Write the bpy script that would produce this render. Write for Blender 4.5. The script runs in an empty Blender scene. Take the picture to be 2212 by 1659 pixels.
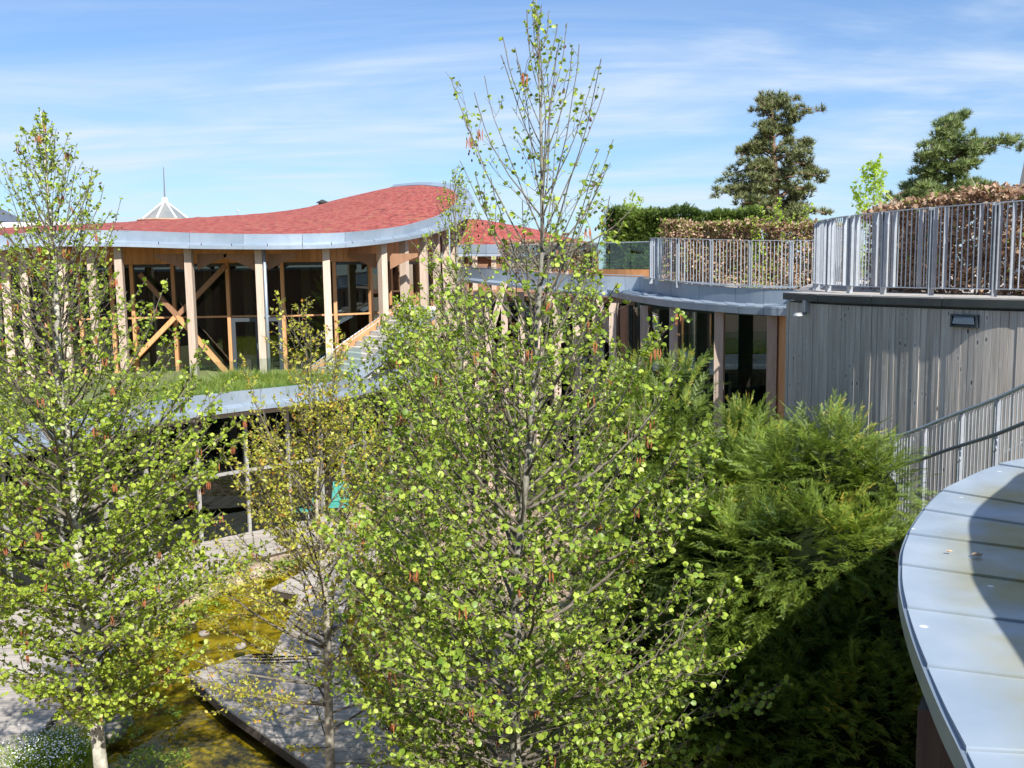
import bpy, math, random
import numpy as np
from mathutils import Vector, Matrix, noise
R = math.radians
rnd = random.Random(11)
nrg = np.random.default_rng(5)
scn = bpy.context.scene
COL = scn.collection

# ------------------------------------------------------------------ camera, sky, sun, exposure
FPX = 2100.0                      # focal length in units of a 2212 px wide frame
EYE = Vector((0, 0, 7.7))
cam_d = bpy.data.cameras.new('camera')
cam = bpy.data.objects.new('camera', cam_d); COL.objects.link(cam)
cam_d.sensor_width = 36; cam_d.lens = 36 * FPX / 2212
cam_d.clip_start = 0.05; cam_d.clip_end = 3000
CR = (Matrix.Rotation(R(90 - 6.8), 3, 'X') @ Matrix.Rotation(R(-0.85), 3, 'Z'))
cam.matrix_world = Matrix.Translation(EYE) @ CR.to_4x4()
scn.camera = cam

SUN_TO = Vector((0.38, -0.925, 0)).normalized()      # azimuth towards the sun
SUN_EL = R(42)
sd = bpy.data.lights.new('sun', 'SUN'); sd.energy = 5.0; sd.angle = R(0.53); sd.color = (1.0, 0.965, 0.91)
sun = bpy.data.objects.new('sun', sd); COL.objects.link(sun)
to_sun = Vector((SUN_TO.x * math.cos(SUN_EL), SUN_TO.y * math.cos(SUN_EL), math.sin(SUN_EL)))
sun.rotation_euler = to_sun.to_track_quat('Z', 'Y').to_euler()
sun.location = to_sun * 60

w = bpy.data.worlds.new('World'); scn.world = w; w.use_nodes = True
nt = w.node_tree; nt.nodes.clear(); N = nt.nodes; L = nt.links
out = N.new('ShaderNodeOutputWorld'); bg = N.new('ShaderNodeBackground')
sky = N.new('ShaderNodeTexSky'); sky.sky_type = 'NISHITA'; sky.sun_disc = False
sky.sun_elevation = SUN_EL; sky.sun_rotation = math.atan2(SUN_TO.x, SUN_TO.y)
sky.air_density = 1.0; sky.dust_density = 0.4; sky.ozone_density = 2.2
tc = N.new('ShaderNodeTexCoord')
sep = N.new('ShaderNodeSeparateXYZ'); L.new(tc.outputs['Generated'], sep.inputs[0])
def wm(op, a, b=None, clamp=False):
    n = N.new('ShaderNodeMath'); n.operation = op; n.use_clamp = clamp
    for i, x in enumerate((a, b)):
        if x is None: continue
        if isinstance(x, (int, float)): n.inputs[i].default_value = x
        else: L.new(x, n.inputs[i])
    return n.outputs[0]
zz = wm('MAXIMUM', wm('ADD', sep.outputs[2], 0.12), 0.03)
px, py = wm('DIVIDE', sep.outputs[0], zz), wm('DIVIDE', sep.outputs[1], zz)
cmb = N.new('ShaderNodeCombineXYZ'); L.new(px, cmb.inputs[0]); L.new(py, cmb.inputs[1])
def cloud(rot, sx, sy, scale, lo, hi, off, detail=9, dist=1.2):
    mp = N.new('ShaderNodeMapping'); mp.inputs['Rotation'].default_value = (0, 0, R(rot))
    mp.inputs['Scale'].default_value = (sx, sy, 1); mp.inputs['Location'].default_value = (off, off * .7, 0)
    L.new(cmb.outputs[0], mp.inputs[0])
    nz = N.new('ShaderNodeTexNoise'); nz.inputs['Scale'].default_value = scale; nz.inputs['Detail'].default_value = detail
    nz.inputs['Roughness'].default_value = .55; nz.inputs['Distortion'].default_value = dist
    L.new(mp.outputs[0], nz.inputs[0])
    mr = N.new('ShaderNodeMapRange'); mr.inputs[1].default_value = lo; mr.inputs[2].default_value = hi
    mr.interpolation_type = 'SMOOTHSTEP'
    L.new(nz.outputs[0], mr.inputs[0]); return mr.outputs[0]
c1 = cloud(72, .55, 1.0, .75, .36, .68, 8.4)
c2 = cloud(66, .45, 2.2, 1.7, .36, .75, 9.2, 12, .8)
cl = wm('MULTIPLY', wm('ADD', wm('MULTIPLY', c1, .40), wm('MULTIPLY', wm('MULTIPLY', c1, c2), .50)), 1.0, True)
lowz = N.new('ShaderNodeMapRange'); lowz.inputs[1].default_value = .38; lowz.inputs[2].default_value = -.02
lowz.inputs[3].default_value = 0.0; lowz.inputs[4].default_value = .28; L.new(sep.outputs[2], lowz.inputs[0])
fac = wm('ADD', cl, lowz.outputs[0], True)
tint = N.new('ShaderNodeMix'); tint.data_type = 'RGBA'; tint.blend_type = 'MULTIPLY'; tint.inputs[0].default_value = 1
L.new(sky.outputs[0], tint.inputs[6]); tint.inputs[7].default_value = (0.66, 0.92, 1.22, 1)
mixc = N.new('ShaderNodeMix'); mixc.data_type = 'RGBA'
L.new(fac, mixc.inputs[0]); L.new(tint.outputs[2], mixc.inputs[6]); mixc.inputs[7].default_value = (6.0, 7.0, 8.2, 1)
L.new(mixc.outputs[2], bg.inputs[0]); bg.inputs[1].default_value = 0.072; L.new(bg.outputs[0], out.inputs[0])
vs = scn.view_settings; vs.view_transform = 'Standard'; vs.look = 'None'; vs.exposure = 0.8; vs.gamma = 1.0
vs.use_curve_mapping = False
scn.cycles.max_bounces = 8; scn.cycles.transparent_max_bounces = 16; scn.cycles.use_denoising = True
scn.cycles.caustics_reflective = False; scn.cycles.caustics_refractive = False

# ------------------------------------------------------------------ helpers
def ray(u, v):
    return CR @ Vector(((u - 1106) / FPX, -(v - 829.5) / FPX, -1))
def P(u, v, d):
    r = ray(u, v); return EYE + r * (d / r.y)
def PZ(u, v, z):
    r = ray(u, v); return EYE + r * ((z - EYE.z) / r.z)
def PX(u, d):                      # plan position at distance d under image column u
    p = P(u, 600, d); return Vector((p.x, p.y, 0))

MATS = {}
def mat(name, base, rough=.7, metal=0.0, var=None, grain=None, scale=6, bump=0.0, objrand=0.0, spec=.5, coat=0, bscale=None, coord='Object'):
    """base colour; var = second colour mixed by noise; grain = (sx,sy,sz) stretch of the noise."""
    if name in MATS: return MATS[name]
    m = bpy.data.materials.new(name); m.use_nodes = True
    t = m.node_tree; b = t.nodes['Principled BSDF']
    b.inputs['Roughness'].default_value = rough; b.inputs['Metallic'].default_value = metal
    b.inputs['Specular IOR Level'].default_value = spec; b.inputs['Coat Weight'].default_value = coat
    tcn = t.nodes.new('ShaderNodeTexCoord'); mp = t.nodes.new('ShaderNodeMapping')
    oi = t.nodes.new('ShaderNodeObjectInfo')
    va = t.nodes.new('ShaderNodeVectorMath'); va.operation = 'MULTIPLY_ADD'
    t.links.new(oi.outputs['Random'], va.inputs[0]); va.inputs[1].default_value = (37, 53, 71)
    t.links.new(tcn.outputs[coord], va.inputs[2])
    t.links.new(va.outputs[0], mp.inputs[0]); mp.inputs['Scale'].default_value = grain or (1, 1, 1)
    nz = t.nodes.new('ShaderNodeTexNoise'); nz.inputs['Scale'].default_value = scale
    nz.inputs['Detail'].default_value = 8; nz.inputs['Roughness'].default_value = .65
    t.links.new(mp.outputs[0], nz.inputs[0])
    mr = t.nodes.new('ShaderNodeMapRange'); mr.inputs[1].default_value = .3; mr.inputs[2].default_value = .7
    t.links.new(nz.outputs[0], mr.inputs[0])
    mx = t.nodes.new('ShaderNodeMix'); mx.data_type = 'RGBA'
    t.links.new(mr.outputs[0], mx.inputs[0])
    mx.inputs[6].default_value = (*base, 1); mx.inputs[7].default_value = (*(var or base), 1)
    cur = mx.outputs[2]
    if objrand:
        hv = t.nodes.new('ShaderNodeHueSaturation')
        m2 = t.nodes.new('ShaderNodeMapRange'); m2.inputs[3].default_value = 1 - objrand; m2.inputs[4].default_value = 1 + objrand
        t.links.new(oi.outputs['Random'], m2.inputs[0]); t.links.new(m2.outputs[0], hv.inputs['Value'])
        t.links.new(cur, hv.inputs['Color']); cur = hv.outputs[0]
    t.links.new(cur, b.inputs['Base Color'])
    if bump:
        bn = t.nodes.new('ShaderNodeBump'); bn.inputs['Strength'].default_value = bump; bn.inputs['Distance'].default_value = .02
        src = nz
        if bscale:
            src = t.nodes.new('ShaderNodeTexNoise'); src.inputs['Scale'].default_value = bscale; src.inputs['Detail'].default_value = 6
            t.links.new(mp.outputs[0], src.inputs[0])
        t.links.new(src.outputs[0], bn.inputs['Height']); t.links.new(bn.outputs[0], b.inputs['Normal'])
    MATS[name] = m; return m

def leafmat(name, c1, c2, trans=.45, rough=.45, tcol=None, c3=None):
    """two leaf colours mixed by the per-leaf 'tint' attribute, light passing through the blade."""
    m = bpy.data.materials.new(name); m.use_nodes = True
    t = m.node_tree; t.nodes.clear(); n = t.nodes
    o = n.new('ShaderNodeOutputMaterial'); a = n.new('ShaderNodeAttribute'); a.attribute_name = 'tint'
    cr = n.new('ShaderNodeValToRGB'); e = cr.color_ramp.elements
    e[0].color = (*c1, 1); e[1].color = (*c2, 1)
    if c3:
        k = e.new(.9); k.color = (*c2, 1); e[2].position = .97; e[2].color = (*c3, 1)
    t.links.new(a.outputs['Fac'], cr.inputs[0])
    pb = n.new('ShaderNodeBsdfPrincipled'); pb.inputs['Roughness'].default_value = rough
    t.links.new(cr.outputs[0], pb.inputs['Base Color'])
    if trans:
        tr = n.new('ShaderNodeBsdfTranslucent')
        mu = n.new('ShaderNodeMix'); mu.data_type = 'RGBA'; mu.blend_type = 'MULTIPLY'; mu.inputs[0].default_value = 1
        t.links.new(cr.outputs[0], mu.inputs[6]); mu.inputs[7].default_value = (*(tcol or (1.6, 1.5, .7)), 1)
        t.links.new(mu.outputs[2], tr.inputs[0])
        ms = n.new('ShaderNodeMixShader'); ms.inputs[0].default_value = trans
        t.links.new(pb.outputs[0], ms.inputs[1]); t.links.new(tr.outputs[0], ms.inputs[2]); t.links.new(ms.outputs[0], o.inputs[0])
    else: t.links.new(pb.outputs[0], o.inputs[0])
    return m

def glassmat(name, tint=(.7, .8, .78), k=1.6, ior=1.5):
    m = bpy.data.materials.new(name); m.use_nodes = True
    t = m.node_tree; t.nodes.clear(); n = t.nodes
    o = n.new('ShaderNodeOutputMaterial'); ge = n.new('ShaderNodeNewGeometry')      # reflectance of a pane, the same from both sides
    def mth(op, *a):
        q = n.new('ShaderNodeMath'); q.operation = op; q.use_clamp = op == 'MULTIPLY'
        for i, x in enumerate(a):
            if isinstance(x, (int, float)): q.inputs[i].default_value = x
            else: t.links.new(x, q.inputs[i])
        return q
    dt = n.new('ShaderNodeVectorMath'); dt.operation = 'DOT_PRODUCT'; t.links.new(ge.outputs['Incoming'], dt.inputs[0]); t.links.new(ge.outputs['Normal'], dt.inputs[1])
    f5 = mth('POWER', mth('SUBTRACT', 1.0, mth('ABSOLUTE', dt.outputs['Value']).outputs[0]).outputs[0], 5.0)
    mu = mth('MULTIPLY', mth('ADD', mth('MULTIPLY', f5.outputs[0], .96).outputs[0], .04).outputs[0], k)
    tr = n.new('ShaderNodeBsdfTransparent'); tr.inputs[0].default_value = (*tint, 1)
    gl = n.new('ShaderNodeBsdfGlossy'); gl.inputs['Roughness'].default_value = .01; gl.inputs[0].default_value = (.95, 1, .98, 1)
    ms = n.new('ShaderNodeMixShader')
    t.links.new(mu.outputs[0], ms.inputs[0]); t.links.new(tr.outputs[0], ms.inputs[1]); t.links.new(gl.outputs[0], ms.inputs[2])
    t.links.new(ms.outputs[0], o.inputs[0]); return m

class MB:
    def __init__(s): s.v = []; s.f = []
    def box(s, c, size, rz=0, rx=0):
        m = Matrix.Translation(c) @ Matrix.Rotation(rz, 4, 'Z') @ Matrix.Rotation(rx, 4, 'X')
        a, b, h = size[0] / 2, size[1] / 2, size[2] / 2; k = len(s.v)
        for x, y, z in ((-a,-b,-h),(a,-b,-h),(a,b,-h),(-a,b,-h),(-a,-b,h),(a,-b,h),(a,b,h),(-a,b,h)):
            s.v.append(tuple(m @ Vector((x, y, z))))
        s.f += [tuple(k + i for i in q) for q in ((0,3,2,1),(4,5,6,7),(0,1,5,4),(1,2,6,5),(2,3,7,6),(3,0,4,7))]
        return s
    def hexa(s, p):               # eight corner points: four of one end, four of the other
        k = len(s.v); s.v += [tuple(q) for q in p]
        s.f += [tuple(k + i for i in q) for q in ((0,3,2,1),(4,5,6,7),(0,1,5,4),(1,2,6,5),(2,3,7,6),(3,0,4,7))]
        return s
    def beam(s, a, b, wdt, hgt):   # box between two points
        a = Vector(a); b = Vector(b); d = (b - a)
        side = d.cross(Vector((0, 0, 1)))
        side = side.normalized() if side.length > 1e-5 else Vector((1, 0, 0))
        up = side.cross(d).normalized()
        s1 = side * wdt / 2; u1 = up * hgt / 2
        return s.hexa([a - s1 - u1, a + s1 - u1, a + s1 + u1, a - s1 + u1, b - s1 - u1, b + s1 - u1, b + s1 + u1, b - s1 + u1])
    def tube(s, pts, rad, n=6, cap=True):
        k0 = len(s.v); m = len(pts)
        ref = Vector((0.31, 0.17, .93)); prev = None
        for i, p in enumerate(pts):
            p = Vector(p)
            d = Vector(pts[min(i + 1, m - 1)]) - Vector(pts[max(i - 1, 0)])
            if d.length < 1e-7: d = Vector((0, 0, 1))
            d.normalize()
            x = d.cross(ref)
            if x.length < .05: x = d.cross(Vector((1, 0, 0)))
            if prev is not None:
                x = prev - d * prev.dot(d)
                if x.length < 1e-4: x = d.cross(Vector((1, 0, 0)))
            x.normalize(); prev = x; y = d.cross(x)
            r = rad[i] if hasattr(rad, '__len__') else rad
            for j in range(n):
                a = 2 * math.pi * j / n
                s.v.append(tuple(p + x * (math.cos(a) * r) + y * (math.sin(a) * r)))
        for i in range(m - 1):
            for j in range(n):
                a = k0 + i * n + j; b = k0 + i * n + (j + 1) % n
                s.f.append((a, b, b + n, a + n))
        if cap:
            s.f.append(tuple(k0 + j for j in range(n))[::-1]); s.f.append(tuple(k0 + (m - 1) * n + j for j in range(n)))
        return s
    def grid(s, rows):
        k = len(s.v); nr = len(rows); nc = len(rows[0])
        for r in rows: s.v += [tuple(p) for p in r]
        for i in range(nr - 1):
            for j in range(nc - 1):
                a = k + i * nc + j; s.f.append((a, a + 1, a + nc + 1, a + nc))
        return s
    def slab(s, poly, z0, z1):     # extruded polygon
        k = len(s.v); n = len(poly)
        for z in (z0, z1): s.v += [(p[0], p[1], z) for p in poly]
        s.f.append(tuple(k + i for i in range(n))[::-1]); s.f.append(tuple(k + n + i for i in range(n)))
        for i in range(n): j = (i + 1) % n; s.f.append((k + i, k + j, k + n + j, k + n + i))
        return s
    def ball(s, c, r, seg=8, ring=5, jit=0, sq=(1, 1, 1), rz=0):
        k = len(s.v); c = Vector(c); M = Matrix.Rotation(rz, 3, 'Z')
        for i in range(ring + 1):
            th = math.pi * i / ring
            for j in range(seg):
                ph = 2 * math.pi * j / seg
                n = Vector((math.sin(th) * math.cos(ph), math.sin(th) * math.sin(ph), math.cos(th)))
                q = 1 + jit * noise.noise(n * 1.7 + c * 3.1) if jit else 1
                s.v.append(tuple(c + M @ Vector((n.x * sq[0], n.y * sq[1], n.z * sq[2])) * r * q))
        for i in range(ring):
            for j in range(seg):
                a = k + i * seg + j; b = k + i * seg + (j + 1) % seg
                s.f.append((a, a + seg, b + seg, b))
        return s
    def mesh(s, name, m, smooth=False, bevel=0):
        me = bpy.data.meshes.new(name); me.from_pydata(s.v, [], s.f); me.update()
        if m: me.materials.append(m)
        if smooth: me.shade_smooth()
        return me

def link(o, parent=None):
    COL.objects.link(o)
    if parent is not None:
        o.parent = parent
    return o
def wloc(o):
    l = Vector(o.location)
    while o.parent: o = o.parent; l += Vector(o.location)
    return l
def obj(name, me, parent=None, kind=None, label=None, cat=None, group=None):
    """mesh given in world coordinates; becomes a child (or a top-level thing)."""
    o = bpy.data.objects.new(name, me); link(o, parent)
    if parent is not None: o.location = -wloc(parent)
    if kind: o['kind'] = kind
    if label: o['label'] = label
    if cat: o['category'] = cat
    if group: o['group'] = group
    return o
def place(name, me, parent, loc, rot=(0, 0, 0), label=None):
    o = bpy.data.objects.new(name, me); link(o, parent)
    o.location = Vector(loc) - (wloc(parent) if parent is not None else Vector((0, 0, 0))); o.rotation_euler = rot
    if label: o['label'] = label
    return o
def thing(name, label, cat, loc=(0, 0, 0), group=None):
    o = bpy.data.objects.new(name, None); link(o); o.location = loc; o.empty_display_size = .2
    o['label'] = label; o['category'] = cat
    if group: o['group'] = group
    return o
_bc = {}
def boxm(sx, sy, sz, m, bev=0.0):      # origin at the centre of the foot
    k = (round(sx, 4), round(sy, 4), round(sz, 4), m.name)
    if k not in _bc:
        _bc[k] = MB().box((0, 0, sz / 2), (sx, sy, sz)).mesh('box', m)
    return _bc[k]

def crom(pts, n):                  # smooth curve through points, n samples evenly by length
    pts = [Vector(p) for p in pts]
    dense = []
    for i in range(len(pts) - 1):
        p0 = pts[max(i - 1, 0)]; p1 = pts[i]; p2 = pts[i + 1]; p3 = pts[min(i + 2, len(pts) - 1)]
        for k in range(12):
            t = k / 12
            dense.append(.5 * ((2 * p1) + (p2 - p0) * t + (2 * p0 - 5 * p1 + 4 * p2 - p3) * t * t + (3 * p1 - p0 - 3 * p2 + p3) * t ** 3))
    dense.append(pts[-1])
    return even(dense, n)
def even(dense, n):
    L_ = [0]
    for a, b in zip(dense, dense[1:]): L_.append(L_[-1] + (b - a).length)
    outp = []; j = 0
    for i in range(n):
        s = L_[-1] * i / (n - 1)
        while j < len(L_) - 2 and L_[j + 1] < s: j += 1
        t = (s - L_[j]) / max(L_[j + 1] - L_[j], 1e-9)
        outp.append(dense[j].lerp(dense[j + 1], min(max(t, 0), 1)))
    return outp
def crom_t(pts, n):                # smooth curve, n samples evenly by parameter (keeps lists matched)
    pts = [Vector(p) for p in pts]; m = len(pts) - 1; r = []
    for q in range(n):
        x = m * q / (n - 1); i = min(int(x), m - 1); t = x - i
        p0 = pts[max(i - 1, 0)]; p1 = pts[i]; p2 = pts[i + 1]; p3 = pts[min(i + 2, m)]
        r.append(.5 * ((2 * p1) + (p2 - p0) * t + (2 * p0 - 5 * p1 + 4 * p2 - p3) * t * t + (3 * p1 - p0 - 3 * p2 + p3) * t ** 3))
    return r
def outward(pts, i, ref):          # horizontal normal pointing away from ref
    a = pts[max(i - 1, 0)]; b = pts[min(i + 1, len(pts) - 1)]
    d = (b - a); d.z = 0
    if d.length < 1e-6: d = Vector((1, 0, 0))
    d.normalize(); n = Vector((d.y, -d.x, 0))
    q = pts[i] - ref; q.z = 0
    return n if n.dot(q) > 0 else -n

def bands(parent, name, rowA, rowB, per, mt, t=.03, ref=None, gap=.006, flip=False):
    """sheet-metal strip between two matched rows, cut into panels of `per` steps, each a solid of thickness t."""
    n = len(rowA); i = 0
    while i < n - 1:
        j = min(i + per, n - 1); mb = MB()
        A, B, A2, B2 = [], [], [], []
        for k in range(i, j + 1):
            a = rowA[k].copy(); b = rowB[k].copy()
            if k == i and i > 0: dd = (rowA[k + 1] - rowA[k]).normalized() * gap; a += dd; b += dd
            if k == j and j < n - 1: dd = (rowA[k] - rowA[k - 1]).normalized() * gap; a -= dd; b -= dd
            nn = (rowA[min(k + 1, n - 1)] - rowA[max(k - 1, 0)]).cross(rowB[k] - rowA[k])
            nn = nn.normalized() if nn.length > 1e-7 else Vector((0, 0, 1))
            if flip: nn = -nn
            A.append(a); B.append(b); A2.append(a + nn * t); B2.append(b + nn * t)
        m = len(A); base = 0
        for r in (A, B, B2, A2): mb.v += [tuple(p) for p in r]
        for r0 in range(4):
            r1 = (r0 + 1) % 4
            for k in range(m - 1): mb.f.append((r0 * m + k, r0 * m + k + 1, r1 * m + k + 1, r1 * m + k))
        mb.f.append((0, m, 2 * m, 3 * m)); mb.f.append((m - 1, 4 * m - 1, 3 * m - 1, 2 * m - 1))
        obj(name, mb.mesh(name, mt), parent); i = j

def scatter(name, tmpl, tris, pos, ydir, zdir, size, m, parent=None, kind='stuff', tint=None, wscale=None, **kw):
    """one mesh of many small pieces: template verts (K,3), y = along the piece, z = its normal."""
    pos = np.asarray(pos, float); N_ = len(pos); K = len(tmpl)
    y = np.asarray(ydir, float); y /= np.linalg.norm(y, axis=1)[:, None] + 1e-9
    z = np.asarray(zdir, float); x = np.cross(y, z); x /= np.linalg.norm(x, axis=1)[:, None] + 1e-9
    z = np.cross(x, y)
    T = np.asarray(tmpl, float); s = np.asarray(size, float)[:, None, None]
    ws = 1 if wscale is None else np.asarray(wscale)[:, None, None]
    V = pos[:, None, :] + s * (T[None, :, 0:1] * ws * x[:, None, :] + T[None, :, 1:2] * y[:, None, :] + T[None, :, 2:3] * z[:, None, :])
    F = (np.asarray(tris)[None] + (np.arange(N_) * K)[:, None, None]).reshape(-1, 3)
    me = bpy.data.meshes.new(name)
    me.vertices.add(N_ * K); me.vertices.foreach_set('co', V.reshape(-1).astype(np.float32))
    nt_ = len(F); me.loops.add(nt_ * 3); me.loops.foreach_set('vertex_index', F.reshape(-1).astype(np.int32))
    me.polygons.add(nt_); me.polygons.foreach_set('loop_start', (np.arange(nt_) * 3).astype(np.int32))
    me.update(calc_edges=True)
    tn = nrg.random(N_) if tint is None else np.asarray(tint)
    at = me.attributes.new('tint', 'FLOAT', 'POINT'); at.data.foreach_set('value', np.repeat(tn, K).astype(np.float32))
    me.materials.append(m)
    return obj(name, me, parent, kind=kind, **kw)

LEAF = [(0,0,0),(0,.4,.05),(0,.75,.03),(0,.98,-.04),(-.3,.3,-.04),(-.46,.62,-.1),(-.3,.9,-.1),(.3,.3,-.04),(.46,.62,-.1),(.3,.9,-.1)]
LEAF_T = [(0,1,4),(1,5,4),(1,2,5),(2,6,5),(2,3,6),(0,7,1),(1,7,8),(1,8,2),(2,8,9),(2,9,3)]
LEAF6 = [(0,0,0),(0,.5,.05),(0,.98,-.03),(-.42,.38,-.05),(-.36,.84,-.1),(.42,.38,-.05),(.36,.84,-.1)]
LEAF6_T = [(0,1,3),(1,4,3),(1,2,4),(0,5,1),(1,5,6),(1,6,2)]
QLEAF = [(0,0,0),(-.32,.5,-.08),(0,1,0),(.32,.5,-.08)]; QLEAF_T = [(0,2,1),(0,3,2)]
def spray_t(np_=5, wd=.07):
    v = []; t = []
    for i in range(np_):
        y0 = i / np_; L_ = .34 * (1 - .5 * i / np_)
        for sg in (-1, 1):
            k = len(v); v += [(0, y0, 0), (sg * L_, y0 + .2, -.05), (0, y0 + wd * 2.2, .01)]; t.append((k, k + 1, k + 2) if sg < 0 else (k, k + 2, k + 1))
    k = len(v); v += [(-.03, 0, 0), (.03, 0, 0), (0, 1.1, 0)]; t.append((k, k + 1, k + 2))
    return v, t
SPRAY, SPRAY_T = spray_t()
FROND, FROND_T = spray_t(8, .035)
TUFT, TUFT_T = [], []
for i in range(9):
    a = i * 2.4; e = .25 + .12 * (i % 4)
    dx, dz = math.cos(a) * e * 1.9, math.sin(a) * e * 1.9
    k = len(TUFT); px_, pz_ = -math.sin(a) * .06, math.cos(a) * .06
    TUFT += [(px_, 0, pz_), (-px_, 0, -pz_), (dx * .62, .75 - .3 * e, dz * .62)]; TUFT_T.append((k, k + 1, k + 2))

# ------------------------------------------------------------------ materials
ZINC = mat('zinc', (.30, .37, .44), .42, .5, var=(.42, .48, .54), scale=1.3, bump=.08, objrand=.10)
ZINC_D = mat('zinc_dark_patina', (.20, .25, .31), .45, .5, var=(.28, .33, .38), scale=1.6, bump=.06, objrand=.14)
STEEL = mat('galvanised_steel', (.42, .46, .51), .40, .55, var=(.56, .59, .62), scale=9, objrand=.06)
STEEL_D = mat('steel_underside', (.20, .21, .23), .5, .4)
CAPM = mat('dark_coping', (.035, .042, .045), .55, .2, var=(.06, .065, .06), scale=5)
TIM = mat('weathered_timber', (.40, .29, .21), .8, var=(.56, .46, .38), grain=(14, 14, .7), scale=2.2, bump=.25, objrand=.14)
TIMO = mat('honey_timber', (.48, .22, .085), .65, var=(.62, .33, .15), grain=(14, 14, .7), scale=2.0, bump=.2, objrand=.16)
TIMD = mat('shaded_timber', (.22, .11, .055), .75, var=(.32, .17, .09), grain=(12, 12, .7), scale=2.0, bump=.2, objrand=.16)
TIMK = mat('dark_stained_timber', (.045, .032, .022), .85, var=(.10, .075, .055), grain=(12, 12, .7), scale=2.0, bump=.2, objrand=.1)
DECK = mat('deck_timber', (.24, .21, .18), .85, var=(.46, .42, .37), grain=(.8, 12, 12), scale=1.6, bump=.3, objrand=.16)
GLASS = glassmat('window_glass', (.48, .56, .54), 2.0)
GLASS_T = glassmat('balustrade_glass', (.80, .90, .88), 1.3)
GLASS_TEAL = glassmat('teal_glass', (.16, .32, .30), 1.5)
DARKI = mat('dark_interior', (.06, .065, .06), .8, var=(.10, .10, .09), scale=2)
FRAME_G = mat('grey_door_frame', (.045, .055, .065), .6, 0)
PLASTER = mat('white_render', (.78, .78, .76), .8, var=(.7, .7, .68), scale=3)
CONC = mat('concrete', (.42, .40, .36), .9, var=(.55, .52, .47), scale=5, bump=.3)
BARK = mat('alder_bark', (.11, .10, .08), .85, var=(.30, .285, .23), scale=14, bump=.6, grain=(1, 1, .6))
BARK_B = mat('branch_bark', (.08, .065, .05), .85, var=(.19, .165, .125), scale=14, bump=.4)
BARK_P = mat('pale_bark', (.14, .13, .095), .8, var=(.66, .63, .52), scale=7, bump=.5, grain=(1, 1, .7))
BARK_O = mat('oak_bark', (.20, .17, .13), .85, var=(.46, .43, .34), scale=16, bump=.6)
BARK_PINE = mat('pine_bark', (.16, .09, .055), .9, var=(.26, .17, .12), scale=8, bump=.6)
TWIG = mat('brown_twig', (.14, .09, .06), .9, var=(.24, .18, .13), scale=9)
CATK = mat('red_catkin', (.28, .07, .03), .8, var=(.42, .16, .06), scale=30)
CONEM = mat('brown_cone', (.06, .03, .018), .9, var=(.12, .06, .035), scale=30)
CORTEN = mat('corten_steel', (.33, .14, .05), .8, var=(.45, .22, .09), scale=4)
L_ALD = leafmat('alder_leaf', (.13, .23, .022), (.42, .51, .075), .35)
L_ALD2 = leafmat('alder_leaf_bright', (.17, .27, .022), (.44, .52, .07), .38)
L_OAK = leafmat('oak_leaf', (.30, .34, .035), (.55, .52, .09), .4, c3=(.6, .28, .06))
L_YEW = leafmat('yew_needles', (.014, .042, .008), (.24, .34, .045), .2, .5, c3=(.42, .38, .06))
L_YEWH = leafmat('yew_hedge', (.03, .065, .012), (.13, .19, .03), .15, .5)
L_BEECH = leafmat('beech_leaf', (.16, .085, .045), (.56, .40, .27), .3, .6, tcol=(1.3, 1, .8), c3=(.25, .36, .05))
L_PINE = leafmat('pine_needles', (.04, .06, .018), (.24, .26, .10), .1, .5)
L_PINE2 = leafmat('pine_needles_light', (.06, .10, .03), (.22, .28, .09), .15, .5)
L_GRASS = leafmat('grass_blade', (.15, .24, .03), (.45, .43, .10), .35)
L_COVER = leafmat('ground_cover_leaf', (.10, .20, .02), (.34, .42, .05), .35)
L_LIME = leafmat('lime_green_leaf', (.26, .40, .04), (.45, .58, .08), .5)
FLOWER = mat('white_petal', (.82, .82, .80), .7)

def sedum():
    m = bpy.data.materials.new('red_sedum'); m.use_nodes = True; t = m.node_tree; n = t.nodes; b = n['Principled BSDF']
    b.inputs['Roughness'].default_value = .95
    tcn = n.new('ShaderNodeTexCoord')
    def nz(s, d=8, st=(1, 1, 1)):
        mp = n.new('ShaderNodeMapping'); mp.inputs['Scale'].default_value = st; t.links.new(tcn.outputs['Object'], mp.inputs[0])
        q = n.new('ShaderNodeTexNoise'); q.inputs['Scale'].default_value = s; q.inputs['Detail'].default_value = d
        q.inputs['Roughness'].default_value = .7; t.links.new(mp.outputs[0], q.inputs[0]); return q.outputs[0]
    def ramp(src, stops):
        r = n.new('ShaderNodeValToRGB'); e = r.color_ramp.elements
        e[0].position, e[0].color = stops[0][0], (*stops[0][1], 1); e[1].position, e[1].color = stops[-1][0], (*stops[-1][1], 1)
        for p, c in stops[1:-1]: k = e.new(p); k.color = (*c, 1)
        t.links.new(src, r.inputs[0]); return r.outputs[0]
    a = ramp(nz(6, 14, (.7, .3, 1)), [(.34, (.10, .035, .022)), (.44, (.24, .045, .035)), (.52, (.38, .075, .062)), (.59, (.34, .12, .075)), (.68, (.24, .17, .08))])
    g = n.new('ShaderNodeMapRange'); g.inputs[1].default_value = .60; g.inputs[2].default_value = .70; t.links.new(nz(.55, 9), g.inputs[0])
    mx = n.new('ShaderNodeMix'); mx.data_type = 'RGBA'; t.links.new(g.outputs[0], mx.inputs[0]); t.links.new(a, mx.inputs[6]); mx.inputs[7].default_value = (.30, .19, .055, 1)
    t.links.new(mx.outputs[2], b.inputs['Base Color'])
    bp = n.new('ShaderNodeBump'); bp.inputs['Strength'].default_value = .9; bp.inputs['Distance'].default_value = .12
    t.links.new(nz(5, 9), bp.inputs['Height']); t.links.new(bp.outputs[0], b.inputs['Normal']); return m
SEDUM = sedum()

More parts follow.
